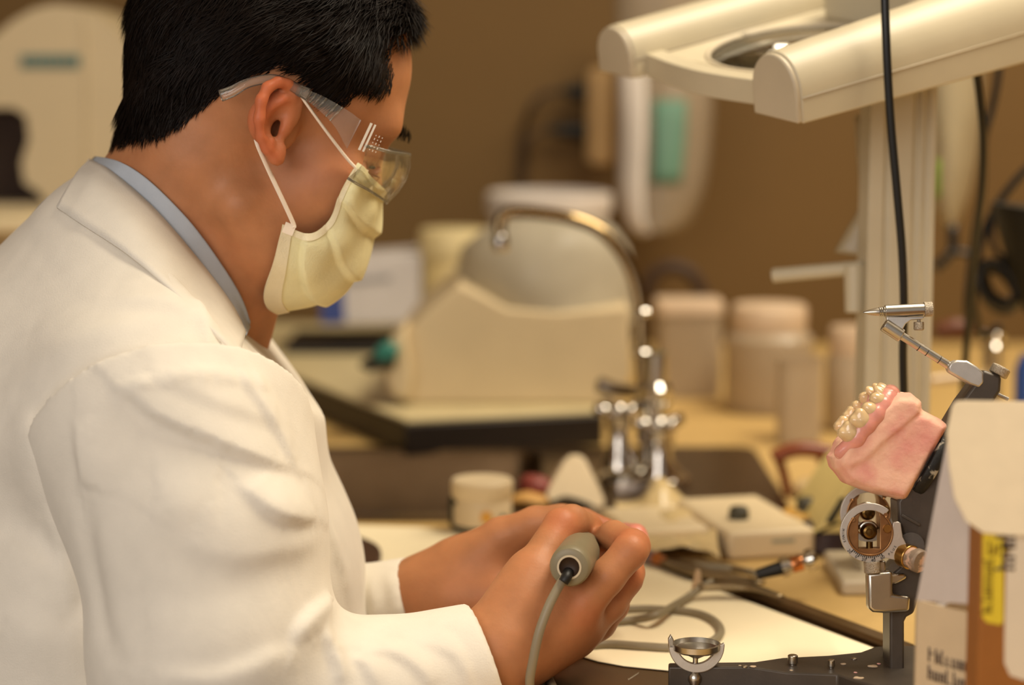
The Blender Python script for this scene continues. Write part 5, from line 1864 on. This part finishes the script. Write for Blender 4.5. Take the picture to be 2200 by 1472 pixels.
obj('teal_latch', MB().prism(np.array([B(x, y, yw0 - 0.04) for x, y in ((800, 758), (826, 736), (856, 748), (852, 772), (812, 778))]), (0, 0.03, 0)), M('teal_plastic', (46, 118, 104), 0.4), wm, bevel=0.003)
obj('latch_shadow_bar', MB().prism(np.array([B(x, y, yw0 - 0.035) for x, y in ((768, 786), (806, 764), (852, 776), (846, 792), (790, 800))]), (0, 0.03, 0)), M('latch_shade_dark', (52, 50, 34), 0.5), wm, bevel=0.003)  # dark bar put in for the shade under the teal latch
rows = []
for k_, (xl_, xr2, py_) in enumerate(((1030, 1362, 690), (990, 1366, 640), (980, 1362, 580), (1000, 1350, 530), (1045, 1320, 490), (1110, 1270, 468))):
    r = []
    for i in range(28):
        a = 2 * math.pi * i / 28
        cx, hx2 = (xl_ + xr2) / 2, (xr2 - xl_) / 2
        q = B(cx + hx2 * math.cos(a), py_, 2.60)
        q[1] += 0.115 * math.sin(a) * (0.65 + 0.35 * (xr2 - xl_) / 360)
        r.append(q)
    r = np.array(r)
    r = r + 0.006 * np.stack([fnoise(r, 45, 21), fnoise(r, 45, 22), 0.5 * fnoise(r, 45, 23)], 1)
    rows.append(r)
obj('dust_bag', MB().ring_loft(rows, cap0=False), clear('grey_film', (206, 198, 178), 0.3, 0.92, 0.3), wm, sharp=0)

# cream canister, white tub, blue and white carton
cq = B(978, 640, 2.92)
can = thing('canister', np.array([cq[0], cq[1], zt_]), 'cream canister with a wide lid standing behind the wrapped machine', 'canister')
rC = 76 / FPX * 2.93
zt1 = B(978, 492, 2.92)[2]
obj('canister_body', MB().lathe((cq[0], cq[1], zt_), (0, 0, 1), [(rC * .94, 0), (rC * .96, .01), (rC * .96, zt1 - zt_ - .035), (rC * .9, zt1 - zt_ - .03)], 36), M('canister_cream', (206, 184, 128), 0.5), can, bevel=0.001)
obj('canister_lid', MB().lathe((cq[0], cq[1], zt1 - .036), (0, 0, 1), [(rC, 0), (rC * 1.02, .004), (rC * 1.02, .030), (rC * .96, .036), (.0001, .036)], 36), M('canister_lid', (214, 196, 146), 0.45), can)
tq = B(1180, 450, 3.08)
tub = thing('wash_tub', np.array([tq[0], tq[1], zt_]), 'white plastic tub with a rolled rim against the wall below the outlet', 'tub')
rT = 132 / FPX * 3.08
ztb = B(1180, 412, 3.08)[2]
obj('tub_wall', MB().lathe((tq[0], tq[1] - 0.0, zt_), (0, 0, 1), [(rT * .80, 0), (rT * .80, .003), (rT * .97, ztb - zt_ - .02), (rT * .95, ztb - zt_ - .02), (rT * .78, .006), (.0001, .006)], 40), M('tub_white', (206, 196, 186), 0.4), tub)
obj('tub_rim', MB().lathe((tq[0], tq[1], ztb - .03), (0, 0, 1), [(rT * .96, 0), (rT * 1.02, .004), (rT * 1.03, .026), (rT * .98, .030), (rT * .94, .026), (rT * .94, 0)], 40, False, False), M('tub_white', (206, 196, 186), 0.4), tub)
bq = thing('tissue_carton', B(790, 690, 2.95), 'white carton with a blue end panel on the board behind the mask', 'carton')
bw = [B(x, y, 2.90) for x, y in ((690, 560), (905, 545), (905, 695), (690, 700))]
bw = [np.array([q[0], 2.90, max(q[2], zt_ + 0.012)]) for q in bw]
obj('carton_body', MB().prism(np.array(bw), (0, 0.12, 0)), M('carton_white', (196, 190, 186), 0.5), bq, bevel=0.003)
obj('blue_panel', MB().prism(np.array([np.array([B(x, y, 2.899)[0], 2.8985, B(x, y, 2.899)[2]]) for x, y in ((690, 625), (738, 622), (742, 694), (690, 696))]), (0, 0.002, 0)), M('carton_blue', (48, 66, 128), 0.5), bq)
obj('blue_panel', MB().prism(np.array([np.array([B(x, y, 2.899)[0], 2.8985, B(x, y, 2.899)[2]]) for x, y in ((742, 600), (840, 592), (840, 602), (742, 612))]), (0, 0.002, 0)), M('carton_grey', (142, 140, 140), 0.5), bq)
bt = [np.array([B(x, 700, 2.88)[0], 2.88]) for x in (610, 850)]
obj('carton_tray', MB().box(((bt[0][0] + bt[1][0]) / 2, 2.965, zt_ + 0.006), (bt[1][0] - bt[0][0], 0.16, 0.0115)), M('black_tray', (26, 20, 16), 0.5), bq, bevel=0.002)

# ------------------------------------------------------------------ clear containers on the bench behind the teeth
m_frost = clear('frosted_plastic', (220, 202, 174), 0.3, 0.66, 0.35)


def jar(name, x0, x1, y0, y1, yy, label, square=False, lid=None):
    """a frosted vessel between two pixel columns, standing on the bench"""
    a, b = PY(x0, y1, yy), PY(x1, y1, yy)
    r = (b[0] - a[0]) / 2
    cx = (a[0] + b[0]) / 2
    zt3 = PY(x0, y0, yy)[2]
    t = thing(name, (cx, yy, T), label, 'container')
    h = zt3 - T - 0.0006
    if square:
        rg = lambda k, z, q=.012: rr(cx - r * k, cx + r * k, yy - r * k * .8, yy + r * k * .8, q, z)
        rs = [rg(.95, T + .0006), rg(1, T + .02), rg(1.0, T + h), rg(.97, T + h), rg(.96, T + .02), rg(.9, T + .006)]
        obj('vessel', MB().ring_loft(rs), m_frost, t, sharp=40)
        obj('rim', MB().ring_loft([rg(1.03, T + h - .004), rg(1.04, T + h + .002), rg(.96, T + h + .002), rg(.96, T + h - .004)], False, False), m_frost, t, sharp=40)
        if lid:
            obj('lid', MB().ring_loft([rg(1.06, T + h + .002), rg(1.06, T + h + .014), rg(.98, T + h + .018)]), lid, t, sharp=40)
    else:
        obj('vessel', MB().lathe((cx, yy, T + .0006), (0, 0, 1), [(r * .93, 0), (r, .008), (r, h * .82), (r * .8, h * .92), (r * .8, h), (r * .77, h), (r * .77, h * .9), (r * .96, h * .8), (r * .96, .012), (.0001, .006)], 32), m_frost, t, sharp=40)
        if lid:
            obj('lid', MB().lathe((cx, yy, T + .0006 + h), (0, 0, 1), [(r * .84, -.01), (r * .86, .0), (r * .86, .016), (r * .80, .020), (.0001, .020)], 32), lid, t, sharp=40)
    return t


m_cap = M('frosted_lid', (206, 180, 150), 0.5)
jar('frosted_box', 1408, 1545, 672, 905, 2.78, 'frosted square plastic box right of the faucet neck', True, m_cap)
jar('frosted_jar', 1556, 1742, 690, 940, 2.66, 'frosted round jar between the square box and the lamp column', False, m_cap)
jar('frosted_beaker', 1668, 1762, 770, 950, 2.44, 'small frosted beaker in front of the round jar', True)
jar('frosted_jar', 1770, 1880, 740, 960, 2.52, 'frosted jar half hidden behind the lamp column', False, m_cap)
obj('rubber_hose', MB().tube([PY(x, y, 2.98) for x, y in ((1392, 640), (1400, 596), (1440, 574), (1485, 590), (1512, 640), (1522, 720), (1524, 770))], .0095, 12, 6), M('dark_hose', (60, 40, 24), 0.6), None, sharp=0,
    label='thick dark hose arching behind the frosted square box', cat='hose')
# red-brown rack below the jars
m_red = M('red_brown_plastic', (120, 58, 26), 0.35, var=0.2, vs=40)
rk = thing('bent_rack', Z(1700, 1066, 0), 'red-brown bent rack standing in front of the frosted jars', 'rack')
yR = Z(1690, 1066, 0)[1]
for dy in (0.0, 0.05):
    obj('rack_leg', MB().tube([PY(x, y, yR + dy) for x, y in ((1694, 1064), (1684, 1020), (1672, 980))], .0048, 10, 4), m_red, rk, sharp=0)
    obj('rack_leg', MB().tube([PY(x, y, yR + dy) for x, y in ((1776, 1060), (1772, 1010), (1760, 975))], .0044, 10, 4), m_red, rk, sharp=0)
obj('rack_bar', MB().tube([PY(x, y, yR - .003) for x, y in ((1660, 985), (1700, 968), (1740, 966), (1800, 976))], .0075, 10, 4), m_red, rk, sharp=0)
obj('rack_bar', MB().tube([PY(1672, 980, yR), PY(1672, 980, yR + .055)], .0042, 10, 0), m_red, rk, sharp=0)
obj('shell_dish', MB().ball(Z(1752, 1048, 0.010), (.022, .018, .010)), M('cream_ceramic', (206, 178, 130), 0.4), None, sharp=0, label='small cream shell-like dish under the red-brown rack', cat='dish')

# things to the right of the column
obj('wood_block', MB().box(PY(2046, 712, 2.5), (0.038, 0.03, 0.026)), M('red_brown_wood', (96, 52, 26), 0.5), None, bevel=0.006, label='small red-brown block on the shelf right of the lamp column', cat='block') if False else None
tw = thing('water_tap', Z(2132, 985, 0), 'small chrome bench tap standing right of the lamp column', 'tap')
yT = Z(2132, 985, 0)[1]
bz = [PY(2132, y, yT)[2] - T for y in (985, 880, 800, 745, 705)]
obj('tap_body', MB().lathe((PY(2132, 900, yT)[0], yT, T + .0005), (0, 0, 1), [(.018, 0), (.018, .006), (.008, .012), (.007, bz[1]), (.010, bz[1] + .005), (.008, bz[2]), (.011, bz[2] + .004), (.012, bz[3]), (.009, bz[3] + .004), (.0105, bz[4] - .006), (.006, bz[4])], 24), m_chrome, tw, sharp=30)
obj('tap_spout', MB().tube([PY(2132, 812, yT), PY(2060, 812, yT - .01), PY(1995, 818, yT - .02)], [.0055, .005, .0045], 12, 5), M('white_tap_spout', (206, 186, 160), 0.35, 0.3), tw, sharp=0)
obj('tap_handle', MB().tube([PY(2085, 712, yT + .02), PY(2050, 706, yT + .02), PY(2012, 714, yT + .02)], [.010, .012, .009], 12, 5), M('red_brown_wood', (96, 52, 26), 0.5), tw, sharp=0)
obj('tap_arm', MB().tube([PY(2132, 718, yT), PY(2085, 712, yT + .02)], .004, 8, 0), m_chrome, tw, sharp=0)
bl = PY(2200, 842, 2.3)
obj('blue_bottle', MB().lathe((bl[0] + .006, bl[1], T + .0005), (0, 0, 1), [(.016, 0), (.016, .10), (.010, .115), (.010, bl[2] - T - .012), (.0115, bl[2] - T - .01), (.0115, bl[2] - T + .008), (.0001, bl[2] - T + .009)], 24), M('blue_plastic', (44, 78, 150), 0.4), None, sharp=30,
    label='blue capped bottle just above the carton at the edge of the photo', cat='bottle')

# ------------------------------------------------------------------ things lying on the bench
m_paper = M('bench_paper', (250, 236, 200), 0.75, var=0.02, vs=12, bump=0.06, bs=120)
# dark work tray under the paper
m_tray = M('brown_steel_tray', (96, 72, 44), 0.30, 0.55, var=0.12, vs=14, bump=0.04, bs=200)
tr = thing('work_tray', Z(1500, 1440, 0), 'brown metal work tray lying under the white bench paper', 'tray')
tz = 0.0022
tpoly = [Z(1372, 1176, tz), Z(2030, 1424, tz), Z(2030, 1530, tz), Z(1560, 1560, tz), Z(1105, 1500, tz), Z(1150, 1408, tz), Z(1030, 1300, tz)]
obj('tray_floor', MB().prism(np.array([q - (0, 0, tz - 0.0003) for q in tpoly]), (0, 0, tz - 0.0003)), m_tray, tr, bevel=0.0006)
fa, fb = Z(1385, 1192, tz), Z(2026, 1434, tz)
fd_ = unit(fb - fa)
obj('tray_rim', MB().box((fa + fb) / 2 + (0, 0, 0.0030), (np.linalg.norm(fb - fa), 0.016, 0.006), np.stack([fd_, np.cross((0, 0, 1.0), fd_), np.array([0, 0, 1.0])], 1)), m_tray, tr, bevel=0.002)
obj('etched_mark', strokes(Z(1350, 1462, tz + 0.0003), Z(1385, 1440, 0) - Z(1345, 1466, 0), (0, 1, 0), 0.0050, 7, 31), M('etched_print', (176, 160, 136), 0.6), tr, sharp=0, kind='stuff')
pz = 0.0030
near_ed = [(1440, 1442), (1340, 1432), (1285, 1422), (1225, 1404), (1190, 1390), (1120, 1372), (1040, 1340)]
ppoly = [Z(690, 1126, pz), Z(905, 1134, pz), Z(1180, 1160, pz), Z(1372, 1206, pz), Z(1895, 1400, pz), Z(1900, 1440, pz)] + [Z(x, y, pz) for x, y in near_ed] + [Z(960, 1300, pz), Z(890, 1280, pz), Z(800, 1240, pz), Z(742, 1214, pz)]
pts2 = [q for q in ppoly if True]
obj('bench_paper', MB().prism(np.array(pts2), (0, 0, 0.0004)), m_paper, None, label='large sheet of cream paper covering the bench under the hands', cat='paper')
m_leather = M('dark_brown_leather', (66, 40, 22), 0.6, var=0.1)
dp = [Z(x, y, .0045) for x, y in ((700, 1164), (740, 1158), (790, 1172), (818, 1192), (812, 1222), (780, 1238), (730, 1236), (690, 1215))]
obj('leather_pad', MB().prism(np.array(catmull(np.array(dp + [dp[0]]), 4)[:-1]), (0, 0, 0.006)), m_leather, None, bevel=0.002, label='dark brown rounded pad on the paper beside the farther sleeve', cat='pad')
# white jar lying behind the hands
m_whp = M('white_plastic', (226, 206, 170), 0.45, var=0.03)
ja = Z(1035, 1150, .0035)
jr = thing('label_jar', ja, 'squat white jar with a black base rim and an orange dot behind the farther hand', 'jar')
dj = project(ja)[2]
rj = 66 / FPX * dj
hj = .038
jx = ja + (0.0, rj, 0)
obj('jar_body', MB().lathe(jx + (0, 0, .004), (0, 0, 1), [(rj * .98, 0), (rj * .98, hj - .012), (rj * .9, hj - .008)], 36), m_whp, jr, bevel=0.0005)
obj('jar_foot', MB().lathe(jx + (0, 0, .0006), (0, 0, 1), [(rj, 0), (rj * 1.03, .001), (rj * 1.03, .0045), (rj * .98, .005)], 36), M('dark_green_rim', (44, 46, 34), 0.5), jr)
obj('jar_lid', MB().lathe(jx + (0, 0, hj - .008), (0, 0, 1), [(rj * 1.0, 0), (rj * 1.02, .001), (rj * 1.02, .013), (rj * .96, .015), (.0001, .015)], 36), m_whp, jr, sharp=30)
obj('dark_band', MB().tube([jx + (-(rj * .995) * math.cos(a), -(rj * .995) * math.sin(a), .026) for a in np.linspace(-.2, .55, 10)], .0022, 8, 0), M('dark_green_rim', (44, 46, 34), 0.5), jr, sharp=0)
obj('dark_band', MB().tube([jx + (-rj * 1.0, -.004, .005), jx + (-rj * 1.0, -.004, .030)], .0026, 8, 0), M('dark_green_rim', (44, 46, 34), 0.5), jr, sharp=0)
oj = P(1038, 1114, dj - 0.001)
obj('orange_dot', MB().lathe(np.array([jx[0] + .004, jx[1] - rj * 1.0, jx[2] + .016]), (0, -1, 0), [(.0052, 0), (.0052, .0012), (.0001, .0013)], 20), M('orange_print', (222, 164, 70), 0.5), jr)
obj('dark_band', MB().tube([jx + (rj * .62, -rj * .80, .010), jx + (rj * .74, -rj * .70, .016)], .0028, 8, 0), M('dark_green_rim', (44, 46, 34), 0.5), jr, sharp=0)
# white tent-shaped cone
wc = Z(1236, 1098, 0)
dwc = project(wc)[2]
tri = [P(x, y, dwc) for x, y in ((1172, 1078), (1182, 1058), (1214, 1010), (1228, 1000), (1246, 1000), (1258, 1008), (1282, 1054), (1298, 1084), (1298, 1100), (1284, 1106), (1262, 1094), (1238, 1086), (1212, 1082), (1186, 1092))]
tri = [q + (0, 0, max(0, T + .0008 - min(r[2] for r in tri))) for q in tri]
tri = [np.array([q[0], q[1] + (q[2] - T) * 0.55, q[2]]) for q in tri]
wcn = thing('card_tent', wc, 'white rounded triangular card tent standing behind the hands at the sink', 'card')
obj('front_face', MB().prism(np.array(tri), (0, 0.003, 0)), m_whp, wcn, bevel=0.0012)
bk = [np.array([q[0], q[1] + 0.004 + (max(r[2] for r in tri) - q[2]) * 1.2, q[2]]) for q in tri]
obj('back_face', MB().prism(np.array(bk), (0, 0.003, 0)), m_whp, wcn, bevel=0.0012)
obj('dark_lip', MB().tube([tri[i] + (0, -.0008, 0) for i in (13, 12, 11, 10, 9)], .0018, 8, 4), M('dark_green_rim', (44, 46, 34), 0.5), wcn, sharp=0)
wx = Z(1152, 1082, 0)
v, f = MB().ball(wx + (0, 0, .014), (.020, .014, .013), None, 20, 14).arr()
v = v + .003 * np.stack([fnoise(v, 120, 91), fnoise(v, 120, 92), fnoise(v, 120, 93)], 1)
obj('wax_lump', (v, f), M('red_wax', (140, 66, 56), 0.5), None, sharp=0, label='dull red wax lump between the jar and the card tent', cat='wax')
wx = Z(1140, 1092, 0)
v, f = MB().ball(wx + (0, 0, .007), (.022, .012, .007), None, 20, 14).arr()
v = v + .002 * np.stack([fnoise(v, 160, 94), fnoise(v, 160, 95), fnoise(v, 160, 96)], 1)
obj('wax_lump', (v, f), M('amber_wax', (214, 164, 92), 0.5), None, sharp=0, label='flat amber wax lump in front of the red one', cat='wax')

# crumpled cellophane
g = []
for i in range(22):
    r = []
    for j in range(16):
        x = 1318 + 200 * i / 21 + 30 * j / 15
        y = 1084 + 104 * j / 15 + 16 * i / 21
        r.append(Z(x, y, .008))
    g.append(r)
g = np.array(g)
p = g.reshape(-1, 3)
ph = np.abs(fnoise(p, 45, 61)) * .018 + np.abs(fnoise(p, 110, 62)) * .008
pk = np.exp(-(((project(p)[:, 0] - 1410) / 34) ** 2 + ((project(p)[:, 1] - 1092) / 20) ** 2)) * .022
g = (p + np.stack([0 * ph, 0 * ph, ph + pk - .003], 1)).reshape(g.shape)
obj('cellophane_sheet', MB().sheet(g, 0.0006), M('cellophane', (212, 188, 138), 0.25, var=0.08, vs=40), None, sharp=25, label='crumpled amber cellophane sheet between the hands and the white switch box', cat='film')
# white box with two dark knobs
sb0 = Z(1560, 1206, 0)
dS = project(sb0)[2]
sbx = thing('switch_box', Z(1640, 1200, 0), 'long white plastic box with two dark knobs lying on the bench', 'box')
e0_, e1_ = Z(1566, 1206, 0), Z(1752, 1196, 0)
ux = unit(e1_ - e0_)
vy = np.array([-ux[1], ux[0], 0])
Lx = np.linalg.norm(e1_ - e0_)
hS = .024
Rb = np.stack([ux, vy, np.array([0, 0, 1.0])], 1)
obj('box_body', MB().box(e0_ + ux * Lx / 2 + vy * .075 + (0, 0, hS / 2 + .0006), (Lx, .15, hS), Rb), M('box_white', (222, 202, 164), 0.45, var=0.03), sbx, bevel=0.004, seg=3)
obj('box_wing', MB().box(e0_ - ux * .035 + vy * .10 + (0, 0, .010), (.07, .10, .018), Rb), M('box_white', (222, 202, 164), 0.45, var=0.03), sbx, bevel=0.004, seg=3)
for (x, y) in ((1587, 1116), (1732, 1096)):
    c = Z(x, y, hS)
    obj('knob', MB().lathe(c, (0, 0, 1), [(.008, 0), (.009, .001), (.0085, .009), (.0065, .011), (.0001, .011)], 24), M('knob_dark', (66, 62, 48), 0.5), sbx, sharp=30)
c = Z(1722, 1102, hS)
obj('amber_ring', MB().lathe(c + ux * .004, (0, 0, 1), [(.020, 0), (.020, .0012), (.013, .0014), (.013, 0)], 28, False, False), M('amber_plastic', (206, 156, 70), 0.4), sbx, sharp=30)
obj('grey_tick', MB().box(e0_ + ux * Lx * .62 - vy * .0006 + (0, 0, .015), (.02, .0006, .003), Rb), M('grey_print', (160, 158, 136), 0.6), sbx)
# cream control unit behind the joint dials
cu_pts = [Z(1745, 1206, 0), Z(2010, 1230, 0)]
yU = cu_pts[0][1] + .01
pr_ = [(PY(1742, 1196, yU)), (PY(1752, 1150, yU)), (PY(1822, 1040, yU)), (PY(1842, 1028, yU)), (PY(1990, 1034, yU)), (PY(1990, 1196, yU))]
pr_ = [np.array([q[0], yU, max(q[2], T + .022)]) for q in pr_]
un = thing('control_unit', Z(1850, 1210, 0), 'cream sloping control unit with a dark slot behind the articulator joint', 'control unit')
obj('unit_body', MB().prism(np.array(pr_), (0, .14, 0)), M('unit_cream', (206, 184, 116), 0.45, var=0.04), un, bevel=0.005, seg=3)
obj('dark_slot', MB().prism(np.array([PY(x, y, yU - .001) for x, y in ((1772, 1122), (1806, 1068), (1822, 1070), (1790, 1128))]), (0, .004, 0)), M('dark_slot', (44, 40, 22), 0.5), un, bevel=0.0015)
for x in (1790, 1900):
    obj('rubber_foot', MB().lathe((PY(x, 1200, yU)[0], yU + .03, T + .0005), (0, 0, 1), [(.022, 0), (.025, .004), (.025, .020), (.022, .024)], 24), M('purple_black_rubber', (58, 46, 50), 0.35), un)
# chrome connector with a black boot, and its lead
dC = 1.755
con = thing('cable_connector', P(1700, 1212, dC), 'chrome cable connector with a black boot lying before the control unit', 'connector')
c0_, c1_ = P(1676, 1221, dC), P(1752, 1200, dC)
cl_ = np.linalg.norm(c1_ - c0_)
obj('plug_shell', MB().lathe(c0_, c1_ - c0_, [(.0055, 0), (.0078, .001), (.0078, .006), (.0060, .0065), (.0060, cl_ * .72), (.0085, cl_ * .74), (.0090, cl_ * .9), (.0075, cl_)], 28), m_chrome, con, sharp=30)
obj('copper_band', MB().lathe(c0_, c1_ - c0_, [(.0063, .009), (.0064, .0095), (.0064, cl_ * .6), (.0062, cl_ * .62)], 28, False, False), M('copper', (206, 134, 84), 0.2, 1.0), con)
obj('boot', MB().cyl(c0_ + unit(c0_ - c1_) * .019, c0_ + unit(c1_ - c0_) * .001, .0040, .0056, 20), m_blackr, con, bevel=0.0006)
ends = c0_ + unit(c0_ - c1_) * .018
obj('lead', MB().tube([ends, Z(1605, 1228, .006), Z(1560, 1222, .006), Z(1500, 1216, .006), Z(1440, 1200, .005), Z(1390, 1182, .005)], .0028, 10, 6), m_cable, con, sharp=0)
# grey hand tools by the rim
m_gt = M('grey_tool_metal', (140, 122, 92), 0.35, 0.7, var=0.12)


def tool(name, pts, w, label):
    g = [Z(*q) for q in pts]
    return obj(name, MB().tube(g, w, 10, 6, flat=.45), m_gt, None, sharp=0, label=label, cat='tool')


tool('flat_spatula', [(1398, 1198, .009), (1450, 1216, .009), (1500, 1230, .009), (1560, 1240, .009), (1640, 1252, .009)], [.003, .006, .0085, .0075, .004], 'flat grey spatula lying along the tray rim nearest the paper')
tool('flat_spatula', [(1440, 1208, .006), (1500, 1212, .006), (1560, 1218, .006), (1640, 1236, .006)], [.004, .008, .007, .003], 'grey spatula lying just behind the first one by the tray rim')
tool('tweezers', [(1500, 1262, .013), (1560, 1260, .013), (1620, 1264, .013), (1680, 1282, .013)], [.006, .0075, .006, .003], 'grey tweezers crossing the tray rim in front of the spatulas')
pu = thing('marker_pen', Z(1395, 1204, .008), 'short violet pen with an orange tip by the tray rim', 'pen')
obj('barrel', MB().cyl(Z(1372, 1188, .010), Z(1408, 1200, .010), .0058, None, 20), M('violet_plastic', (112, 92, 92), 0.4), pu, bevel=.001)
obj('tip', MB().cyl(Z(1408, 1200, .010), Z(1426, 1206, .010), .0056, .004, 20), M('orange_plastic', (150, 84, 28), 0.4), pu, bevel=.001)
# short upright clip where the loose cable crosses the rim
obj('white_clip', MB().lathe(Z(1497, 1268, .006), (0.05, 0, 1), [(.004, 0), (.0045, .001), (.0030, .010), (.0018, .016), (.0002, .0165)], 16), M('clip_white', (206, 176, 140), 0.4), None, label='tiny pale peg standing where the loose cable crosses the tray rim', cat='peg')
obj('loose_cable', MB().tube([Z(1300, 1338, .007), Z(1360, 1332, .007), Z(1410, 1322, .013), Z(1450, 1300, .009), Z(1480, 1282, .008), Z(1502, 1266, .012), Z(1530, 1250, .016)], .0030, 10, 6), m_cable, None, sharp=0, label='loose grey cable running from the hands up to the tray rim', cat='cable')
